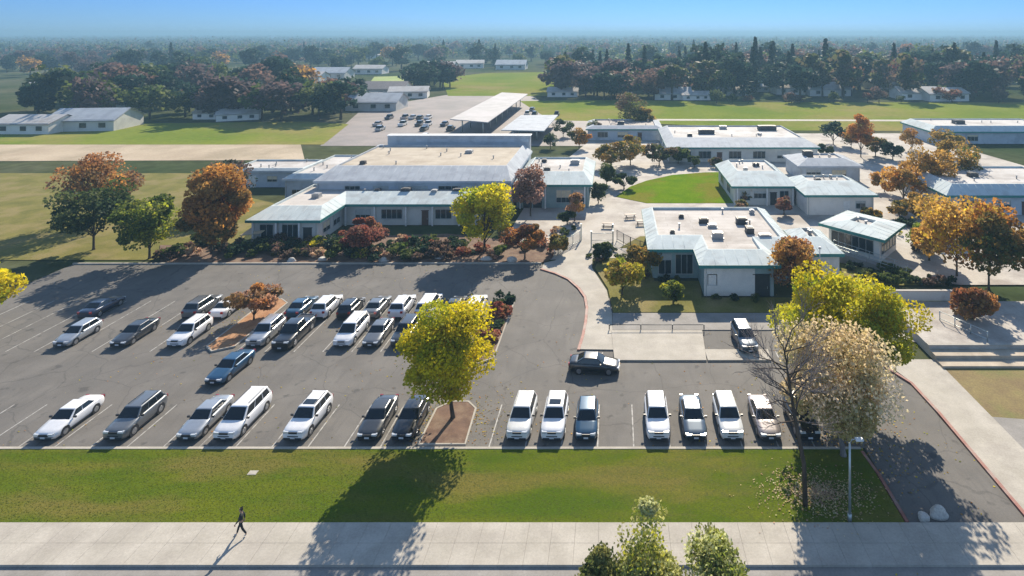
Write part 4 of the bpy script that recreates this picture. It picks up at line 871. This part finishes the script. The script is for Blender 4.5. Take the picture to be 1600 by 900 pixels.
# ------------------------------------------------------------------ cars
SPEC = {  # L W H hood_front hood_back ws_base ws_top roof_end rear_base rear_z tail_z wheel_r
    'sedan': (4.75, 1.84, 1.45, .70, .94, 1.32, 2.12, 3.30, 4.10, 1.03, .98, .33),
    'hatch': (4.25, 1.78, 1.52, .74, .98, 1.12, 1.90, 3.65, 4.12, 1.05, .98, .32),
    'suv':   (4.70, 1.90, 1.72, .90, 1.08, 1.28, 1.95, 4.10, 4.56, 1.14, 1.06, .37),
    'van':   (5.10, 1.98, 1.78, .84, 1.06, 1.02, 1.95, 4.62, 4.98, 1.14, 1.05, .35),
    'pickup': (5.70, 2.00, 1.88, 1.02, 1.16, 1.45, 2.10, 3.45, 3.66, 1.20, 1.12, .40)}
CARM = {}
def car_parts(kind):
    L, W, Hh, hf, hb, wb, wt, re, rb, rz_, tz, wr = SPEC[kind]; hw = W / 2; yo = -L / 2; out = {}
    def top(y):
        pts = [(0, hf - .12), (.12, hf), (wb, hb), (rb, rz_), (L - .1, tz), (L, tz - .1)]
        for (a, za), (b_, zb) in zip(pts[:-1], pts[1:]):
            if y <= b_: return za + (zb - za) * (y - a) / (b_ - a)
        return tz
    rings = []
    for y in sorted({0, .06, .2, .5, .8, 1.1, wb, 2, 2.6, 3.2, rb, L - .6, L - .25, L - .06, L} & set([q for q in [0, .06, .2, .5, .8, 1.1, wb, 2, 2.6, 3.2, rb, L - .6, L - .25, L - .06, L] if q <= L])):
        e = min(y, L - y); k = hw * (.80 + .20 * min(1, e / .55) ** .5); zb = .2 + (.08 if e < .2 else 0); zt = top(y); m_ = (zb + zt) / 2
        half = [(.55 * k, zb), (.93 * k, zb + .03), (.99 * k, zb + .2), (k, m_), (.975 * k, zt - .1), (.90 * k, zt - .015), (.5 * k, zt + .015)]
        rings.append([(x, y + yo, z) for x, z in half] + [(-x, y + yo, z) for x, z in half[::-1]])
    b_ = MB(); b_.loft(rings, 0)
    # cabin
    cb = bmesh.new(); zr = Hh - .03
    B = [(.90 * hw, wb, hb - .08), (.90 * hw, rb, rz_ - .08)]; T = [(.70 * hw, wt, zr), (.70 * hw, re, zr)]
    vb = [cb.verts.new(p) for p in ((-B[0][0], B[0][1] + yo, B[0][2]), (B[0][0], B[0][1] + yo, B[0][2]), (B[1][0], B[1][1] + yo, B[1][2]), (-B[1][0], B[1][1] + yo, B[1][2]))]
    vt = [cb.verts.new(p) for p in ((-T[0][0], T[0][1] + yo, zr - .02), (T[0][0], T[0][1] + yo, zr - .02), (T[1][0], T[1][1] + yo, zr), (-T[1][0], T[1][1] + yo, zr))]
    cb.faces.new(vb[::-1]); cb.faces.new(vt)
    for i in range(4): cb.faces.new((vb[i], vb[(i + 1) % 4], vt[(i + 1) % 4], vt[i]))
    bmesh.ops.bevel(cb, geom=cb.edges[:], offset=.07, segments=3, affect='EDGES', profile=.6)
    k0 = len(b_.v); cb.verts.index_update(); b_.v += [tuple(v_.co) for v_ in cb.verts]
    for f in cb.faces: b_.f.append(tuple(k0 + v_.index for v_ in f.verts)); b_.m.append(0); b_.sm.append(True)
    cb.free()
    ax = [(.22 * L - .1), L * .79]
    for y in ax:                                                  # dark wheel arches and sills
        for s in (-1, 1): b_.cyl((s * (hw - .10), y + yo, wr + .02), wr + .075, .222, 18, 1, 'X')
    for s in (-1, 1): b_.box((s * (hw - .06), L * .5 + yo, .25), (.1, L * .42, .1), 1)
    b_.box((0, .02 + yo, .33), (W * .74, .1, .16), 1); b_.box((0, L - .02 + yo, .36), (W * .72, .1, .16), 1)
    if kind == 'pickup':                                          # open bed: dark recess with rails
        b_.box((0, (rb + L) / 2 + yo + .02, tz + .03), (W * .74, L - rb - .35, .03), 1)
        for s in (-1, 1): b_.box((s * W * .41, (rb + L) / 2 + yo, tz + .06), (.14, L - rb - .1, .12), 0)
        b_.box((0, L - .12 + yo, tz + .04), (W * .8, .1, .1), 0)
    if kind in ('suv', 'van'):
        for s in (-1, 1): b_.box((s * .60 * hw, (wt + re) / 2 + yo, Hh + .01), (.035, (re - wt) * .8, .035), 1)
    out['body'] = b_.mesh('car_body', [PAINT['white'], M['trimblack']])
    def quad(a, b2, c, d_, off):
        a, b2, c, d_ = map(Vector, (a, b2, c, d_)); n_ = (b2 - a).cross(d_ - a).normalized() * off; return [p + n_ for p in (a, b2, c, d_)]
    def lerpq(y0, y1, x, z, t): return None
    g = MB(); s0, s1 = .12, .9                                     # windscreen between the base and the roof edge
    f0 = Vector((0, B[0][1] + yo, B[0][2])); f1 = Vector((0, T[0][1] + yo, zr - .02))
    def strip(p0, p1, w0, w1, off, n_=6):
        d_ = (p1 - p0).normalized(); nn = Vector((1, 0, 0)).cross(d_) * off
        for i in range(n_):
            u0, u1 = -1 + 2 * i / n_, -1 + 2 * (i + 1) / n_
            bow = lambda u: nn * (1 + 2.5 * (1 - u * u))
            g.face([p0 + Vector((w0 * u0, 0, 0)) + bow(u0), p0 + Vector((w0 * u1, 0, 0)) + bow(u1), p1 + Vector((w1 * u1, 0, 0)) + bow(u1), p1 + Vector((w1 * u0, 0, 0)) + bow(u0)], 0, True)
    strip(f0.lerp(f1, s0), f0.lerp(f1, s1), .83 * hw, .66 * hw, .012); out['windshield'] = g.mesh('windshield', M['glass'])
    g = MB(); r0, r1 = Vector((0, B[1][1] + yo, B[1][2])), Vector((0, T[1][1] + yo, zr)); strip(r0.lerp(r1, .2), r0.lerp(r1, .88), .80 * hw, .64 * hw, -.012); out['rear_window'] = g.mesh('rear_window', M['glass'])
    for s in (-1, 1):
        g = MB()
        def sp(u, t):                                              # point of the cabin side
            lo = Vector((B[0][0], B[0][1] + (B[1][1] - B[0][1]) * u, B[0][2] + (B[1][2] - B[0][2]) * u)); hi = Vector((T[0][0], T[0][1] + (T[1][1] - T[0][1]) * u, zr)); p = lo.lerp(hi, t); return Vector((s * (p.x + .012), p.y + yo, p.z + .004))
        cuts = [(.09, .44), (.475, .90)] if kind in ('sedan', 'hatch', 'pickup') else [(.08, .36), (.39, .67), (.70, .93)]
        for a, c in cuts:
            pp = [sp(a, .2), sp(c, .2), sp(c, .86), sp(a, .86)]; g.face(pp if s > 0 else pp[::-1])
        out['side_window.%d' % s] = g.mesh('side_window', M['glass'])
        g = MB(); g.box((s * hw * .60, .055 + yo, hf - .09), (hw * .42, .14, .13)); g.box((s * hw * .78, .16 + yo, hf - .07), (.12, .2, .12)); out['headlight.%d' % s] = g.mesh('headlight', M['lamp'])
        g = MB(); g.box((s * hw * .72, L - .04 + yo, tz - .13), (hw * .28, .1, .22)); out['tail_light.%d' % s] = g.mesh('tail_light', M['tail'])
        g = MB(); g.box((s * (hw + .07), wb + .38 + yo, hb + .06), (.2, .1, .14)); g.box((s * (hw - .03), wb + .36 + yo, hb + .02), (.12, .06, .06)); out['wing_mirror.%d' % s] = g.mesh('wing_mirror', M['trimblack'])
        for i, y in enumerate(ax):
            g = MB(); g.cyl((s * (hw - .115), y + yo, wr), wr, .25, 20, 0, 'X'); r_ = MB(); r_.cyl((s * (hw + .004), y + yo, wr), wr * .66, .03, 16, 0, 'X')
            for q_ in range(5): aa = q_ * 1.2566; r_.box((s * (hw + .02), y + yo + .36 * wr * math.cos(aa), wr + .36 * wr * math.sin(aa)), (.02, .07, .07))
            out['wheel.%d%d' % (s, i)] = (g.mesh('wheel', M['black']), r_.mesh('rim', M['rim']))
    g = MB(); g.box((0, .025 + yo, hf - .12), (hw * .72, .09, .13)); g.box((0, .015 + yo, .52), (hw * .9, .06, .07)); out['grille'] = g.mesh('grille', M['trimblack'])
    g = MB(); g.box((0, -.035 + yo, .42), (.36, .02, .13)); out['number_plate'] = g.mesh('number_plate', M['plate'])
    return out
for k in SPEC: CARM[k] = car_parts(k)
SUNROOF = None
def car(kind, colour, x, y, rz, label, group, sunroof=False, z=.006):
    root = thing('parked_car', label, 'car', (x, y, z), rz, group)
    for k, me in CARM[kind].items():
        nm = k.split('.')[0]
        if nm == 'wheel':
            o = link('wheel', me[0], root); link('rim', me[1], o)
        else:
            o = link(nm, me, root)
            if nm == 'body': o.material_slots[0].link = 'OBJECT'; o.material_slots[0].material = PAINT[colour]
    if sunroof:
        Hh = SPEC[kind][2]; g = MB(); L = SPEC[kind][0]; y0 = SPEC[kind][6] + .25 - L / 2; g.box((0, y0 + .35, Hh - .022), (.95, .6, .03)); g.build('sunroof', M['glass'], root)
    return root
G1 = 'cars parked along the lawn kerb'
def front(px, kind, colour, label, rz=0, sun=False, nose=46.45):
    x = (px - CX) * 46.1 / FPX; car(kind, colour, x, nose + SPEC[kind][0] / 2, rz, label, G1, sun)
front(345, 'van', 'white', 'white minivan parked at the left end of the lawn kerb in the photo', R(-1))
front(455, 'suv', 'white', 'white crossover with dark sunroof next to the white minivan, left of the dark pair', R(-2), True)
front(570, 'sedan', 'charcoal', 'charcoal sedan, left one of the dark pair beside the earth island')
front(625, 'sedan', 'black', 'near-black sedan parked against the earth island of the round yellow tree', R(-1))
front(808, 'suv', 'pearl', 'off-white crossover nearest right of the round yellow tree, in the trio', R(-2))
front(862, 'suv', 'white', 'white crossover with dark sunroof in the middle of the trio', R(-1), True)
front(915, 'hatch', 'teal', 'dark teal-blue hatchback at the right end of the trio')
front(1030, 'suv', 'white', 'white boxy crossover, left one of the right-hand row, beside an empty stall')
front(1089, 'sedan', 'steel', 'steel blue-grey sedan between two white crossovers')
front(1147, 'suv', 'pearl', 'white crossover between the steel-blue sedan and the pinkish silver one')
front(1207, 'sedan', 'champagne', 'pinkish silver sedan under the bare twigs')
front(1268, 'suv', 'black', 'black crossover half hidden behind the bare trunk', R(1))
front(285, 'sedan', 'silver', 'silver sedan left of the white minivan')
front(170, 'suv', 'grey', 'grey crossover parked alone near the left end of the row')
front(60, 'sedan', 'white', 'white sedan farthest left along the lawn kerb')
G2 = 'cars in the near row of the double parking rows'; G3 = 'cars in the far row of the double parking rows'
def rowA(x, kind, colour, label, d=60.3, rz=0): car(kind, colour, x, d + SPEC[kind][0] / 2, rz, label, G2)
def rowB(x, kind, colour, label, d=66.2, rz=math.pi): car(kind, colour, x, d + SPEC[kind][0] / 2, rz, label, G3)
rowA(-36.6, 'suv', 'silver', 'silver crossover right of the orange island, near row')
rowA(-33.6, 'pickup', 'black', 'long black pickup beside the silver crossover', 59.7)
rowA(-27.7, 'van', 'white', 'white van with black windscreen standing alone left in its bay')
rowA(-24.8, 'sedan', 'grey', 'dark grey sedan right of the white van')
rowA(-21.9, 'suv', 'charcoal', 'charcoal crossover half behind the round yellow tree')
rowA(-19.0, 'sedan', 'silver', 'silver sedan hidden behind the round yellow tree crown')
rowA(-44.6, 'suv', 'white', 'white crossover left of the orange island, near row')
rowA(-50.4, 'sedan', 'charcoal', 'charcoal sedan in the left bays, near row')
rowA(-56.2, 'hatch', 'silver', 'silver hatchback at the left end, near row')
rowB(-36.0, 'sedan', 'teal', 'teal grey sedan in the far row, first right of the orange island')
rowB(-33.1, 'suv', 'white', 'white crossover in the far row behind the black pickup')
rowB(-30.2, 'hatch', 'black', 'black hatchback in the far row behind the empty near bay')
rowB(-27.3, 'sedan', 'grey', 'dark grey sedan in the far row behind the white van')
rowB(-24.4, 'suv', 'white', 'white crossover in the far row behind the dark grey sedan')
rowB(-21.4, 'van', 'white', 'white van in the far row just above the round yellow tree')
rowB(-18.3, 'sedan', 'charcoal', 'charcoal sedan in the far row behind the yellow crown')
rowB(-15.9, 'suv', 'white', 'white crossover at the island end of the far row')
rowB(-44.4, 'sedan', 'white', 'white sedan in the far row left of the orange island')
rowB(-47.4, 'suv', 'grey', 'grey crossover in the far row, second left of the orange island')
rowB(-59.0, 'sedan', 'navy', 'navy sedan in the far row at the left end')
car('sedan', 'blue', -36.2, 56.2, R(-4), 'blue sedan in the aisle at the left photo edge', 'cars in the aisles of the lot')
o = car('sedan', 'black', -1.9, 56.6, R(86), 'black sedan turning across the aisle by the corner of the raised pad', 'cars in the aisles of the lot')
car('suv', 'steel', 13.4, 61.5, R(3), 'steel blue crossover parked alone in the stall right of the raised pad', 'cars in the aisles of the lot', z=.03)
# far lot: small cars, one mesh each
SM = {}
for kind in ('sedan', 'suv'):
    L, W, Hh = SPEC[kind][:3]; q = MB()
    q.box((0, 0, .62), (W, L, .66), 0); q.loft([[(-W * .45, -L * .22, .94), (W * .45, -L * .22, .94), (W * .45, L * .4, .94), (-W * .45, L * .4, .94)], [(-W * .36, -L * .06, Hh), (W * .36, -L * .06, Hh), (W * .36, L * .3, Hh), (-W * .36, L * .3, Hh)]], 1, False, False)
    q.box((0, L * .12, Hh), (W * .73, L * .37, .04), 0)
    for sx in (-1, 1):
        for sy in (-.3, .3): q.cyl((sx * W * .45, sy * L, .33), .33, .2, 10, 2, 'X')
    SM[kind] = q.mesh('small_car', [PAINT['white'], M['glass'], M['black']])
cols = ['white', 'silver', 'white', 'charcoal', 'grey', 'champagne', 'navy', 'red', 'black', 'pearl']
for row, (ya, x0, x1) in enumerate(((181, -78, -54), (196, -80, -53), (206, -82, -55), (222, -84, -56), (160, -66, -30), (232, -34, -22), (246, -34, -24))):
    x = x0
    while x < x1:
        if random.random() < .42:
            cc = random.choice(cols); kd = random.choice(['sedan', 'suv'])
            o = link('parked_car', SM[kd], None, (x, ya, .05), random.choice([0, math.pi]))
            o.material_slots[0].link = 'OBJECT'; o.material_slots[0].material = PAINT[cc]
            tag(o, 'small %s %s in a row of the far parking lot by the white canopy' % (cc, 'sedan' if kd == 'sedan' else 'crossover'), 'car', 'cars in the far parking lot')
        x += 2.9

# ------------------------------------------------------------------ person walking on the sidewalk
def skin(name, verts, edges, radii, mat, parent):
    me = bpy.data.meshes.new(name); me.from_pydata([tuple(p) for p in verts], edges, []); o = link(name, me, parent); me.materials.append(mat)
    bm = bmesh.new(); bm.from_mesh(me); lay = bm.verts.layers.skin.verify(); bm.verts.ensure_lookup_table()
    for i, r in enumerate(radii):
        bm.verts[i][lay].radius = (r, r) if not hasattr(r, '__len__') else r
        bm.verts[i][lay].use_root = i == 0
    bm.to_mesh(me); bm.free()
    o.modifiers.new('skin', 'SKIN').use_smooth_shade = True; s = o.modifiers.new('sub', 'SUBSURF'); s.levels = 1; s.render_levels = 1
    return o
skinm = plain('skin', (.38, .22, .15), .6); cloth1 = plain('dark_jacket', (.02, .025, .025), .9); cloth2 = plain('dark_trousers', (.015, .017, .022), .9); hairm = plain('dark_hair', (.015, .01, .008), .7); shoem = plain('pale_shoes', (.5, .5, .48), .7)
root = thing('person', 'person in dark jacket and trousers walking along the pale sidewalk', 'person', (*P(377, 840), .125), R(-80))
V, E, RR = [], [], []
def add(p, r, par=None):
    V.append(p); RR.append(r)
    if par is not None: E.append((par, len(V) - 1))
    return len(V) - 1
# faces -Y locally, walks that way
pel = add((0, 0, .93), (.13, .10)); wst = add((0, 0, 1.08), (.115, .09), pel); ch = add((0, -.01, 1.28), (.14, .10), wst); nk0 = add((0, 0, 1.44), (.06, .06), ch); nk = add((0, -.01, 1.50), (.05, .05), nk0)
hd0 = add((0, -.025, 1.57), (.07, .085), nk); hd = add((0, -.02, 1.65), (.078, .095), hd0); tp = add((0, -.01, 1.72), (.05, .06), hd)
nose = add((0, -.125, 1.62), .014, hd0)
arms = []
for s, sw in ((-1, .22), (1, -.24)):
    sh = add((s * .17, 0, 1.40), .055, ch); el = add((s * .215, sw * .35 + .03, 1.14), .042, sh); wr_ = add((s * .21, sw * .8 - .06, .92), .029, el); pm = add((s * .205, sw * .9 - .08, .85), (.018, .036), wr_)
    for q in range(4):
        fy = sw * .9 - .11 + q * .022; L_ = (.075, .085, .08, .06)[q]
        k1 = add((s * .20, fy - .003, .805), .009, pm); k2 = add((s * .19, fy, .805 - L_ * .5), .0085, k1); add((s * .178, fy + .004, .805 - L_ * .9), .007, k2)
    t1 = add((s * .185, sw * .9 - .125, .86), .010, pm); add((s * .178, sw * .9 - .135, .815), .008, t1)
    arms.append((s, sw))
for s, f in ((-1, -.32), (1, .28)):
    hp = add((s * .09, 0, .88), .085, pel); kn = add((s * .095, f * .5 - .03, .49), .055, hp); an = add((s * .095, f + (.03 if f < 0 else .06), .09 if f < 0 else .14), .037, kn); add((s * .095, f - .13 if f < 0 else f - .06, .035 if f < 0 else .04), .032, an)
skin('body', V, E, RR, skinm, root)
V, E, RR = [], [], []
a = add((0, 0, .95), (.15, .12)); b1 = add((0, 0, 1.1), (.145, .115), a); b2 = add((0, -.01, 1.3), (.165, .125), b1); b3 = add((0, 0, 1.44), (.075, .07), b2)
for s, sw in arms:
    sh = add((s * .17, 0, 1.40), .072, b2); el = add((s * .215, sw * .35 + .03, 1.14), .058, sh); add((s * .21, sw * .78 - .055, .935), .045, el)
skin('jacket', V, E, RR, cloth1, root)
V, E, RR = [], [], []
a = add((0, 0, .95), (.142, .112))
for s, f in ((-1, -.32), (1, .28)):
    hp = add((s * .09, 0, .86), .1, a); kn = add((s * .095, f * .5 - .03, .49), .072, hp); add((s * .095, f + (.03 if f < 0 else .055), .12 if f < 0 else .17), .056, kn)
skin('trousers', V, E, RR, cloth2, root)
V, E, RR = [], [], []
a = add((0, .02, 1.69), (.088, .09)); b1 = add((0, .0, 1.745), (.055, .06), a); add((0, .05, 1.60), (.07, .05), a); skin('hair', V, E, RR, hairm, root)
for s, f in ((-1, -.32), (1, .28)):
    V, E, RR = [], [], []; a = add((s * .095, f + .05, .055 if f < 0 else .1), .05); add((s * .095, f - .14 if f < 0 else f - .07, .04), .042, a); skin('shoe', V, E, RR, shoem, root)
for s in (-1, 1):
    q = MB(); q.tube([(s * .03, -.112, 1.645), (s * .03, -.118, 1.645)], .011, 8); q.build('eye', M['black'], root)
q = MB(); q.box((0, -.112, 1.575), (.045, .01, .01)); q.build('mouth', plain('lips', (.3, .1, .09), .6), root)

# ------------------------------------------------------------------ grass tufts, fallen leaves
def scatter(name, label, cat, n_, fx, z, size, pal, flat, up=0):
    p = np.array([fx() for _ in range(n_)]); pts = np.c_[p, np.full(n_, z) + rng.uniform(0, up or .01, n_)]
    vs, vc = quads_mesh('', pts, size, palette(pal, n_), flat); vs[:, 2] = np.maximum(vs[:, 2], z + .006)
    tag(link(name, card_mesh(name, vs, vc, [M['leaf']])), label, cat, kind='stuff')
GR = [(.08, .118, .012), (.105, .128, .014), (.12, .122, .02), (.07, .108, .01)]
scatter('grass', 'short mown grass of the front lawn', 'grass', 30000, lambda: (random.uniform(-48, 18.7), random.uniform(38.9, 45.6)), .10, .07, GR, 4, .004)
def around(cx, cy, r, ky=1.0):
    def f():
        a = random.uniform(0, 6.283); q = abs(random.gauss(0, .6)) * r; return cx + q * math.cos(a), cy + q * math.sin(a) * ky
    return f
def leaf_fall():
    k = random.random()
    if k < .3: return around(-13.4, 49, 4.5)()
    if k < .6: return around(18, 47, 7)()
    if k < .8: return around(-40, 66, 4)()
    return (random.uniform(-50, 22), random.uniform(46, 82))
scatter('fallen_leaves', 'fallen autumn leaves on the lot and lawn edges', 'leaves', 3800, leaf_fall, .015, .15, YEL + GOLD + ORG, 3)
scatter('fallen_leaves', 'dry fallen leaves around the bare tree and tan tree', 'leaves', 2600, lambda: around(14.2, 41.3, 3.6, .6)(), .135, .13, TAN + PINK, 3)

# ------------------------------------------------------------------ haze
hz = MB(); hz.box(((FAR * .9 - FAR * 1.15) / 2, FAR / 2, 22), (FAR * 2.05 + 40, FAR + 60, 46.4))
m = bpy.data.materials.new('haze'); m.use_nodes = True; n = m.node_tree; n.nodes.clear()
pv = n.nodes.new('ShaderNodeVolumePrincipled'); pv.inputs['Color'].default_value = (.24, .42, .58, 1); pv.inputs['Density'].default_value = .00048; pv.inputs['Anisotropy'].default_value = .2
n.links.new(pv.outputs[0], n.nodes.new('ShaderNodeOutputMaterial').inputs['Volume'])
tag(hz.build('haze', m), 'thin blue haze in the air over the whole neighbourhood', 'haze', kind='stuff')
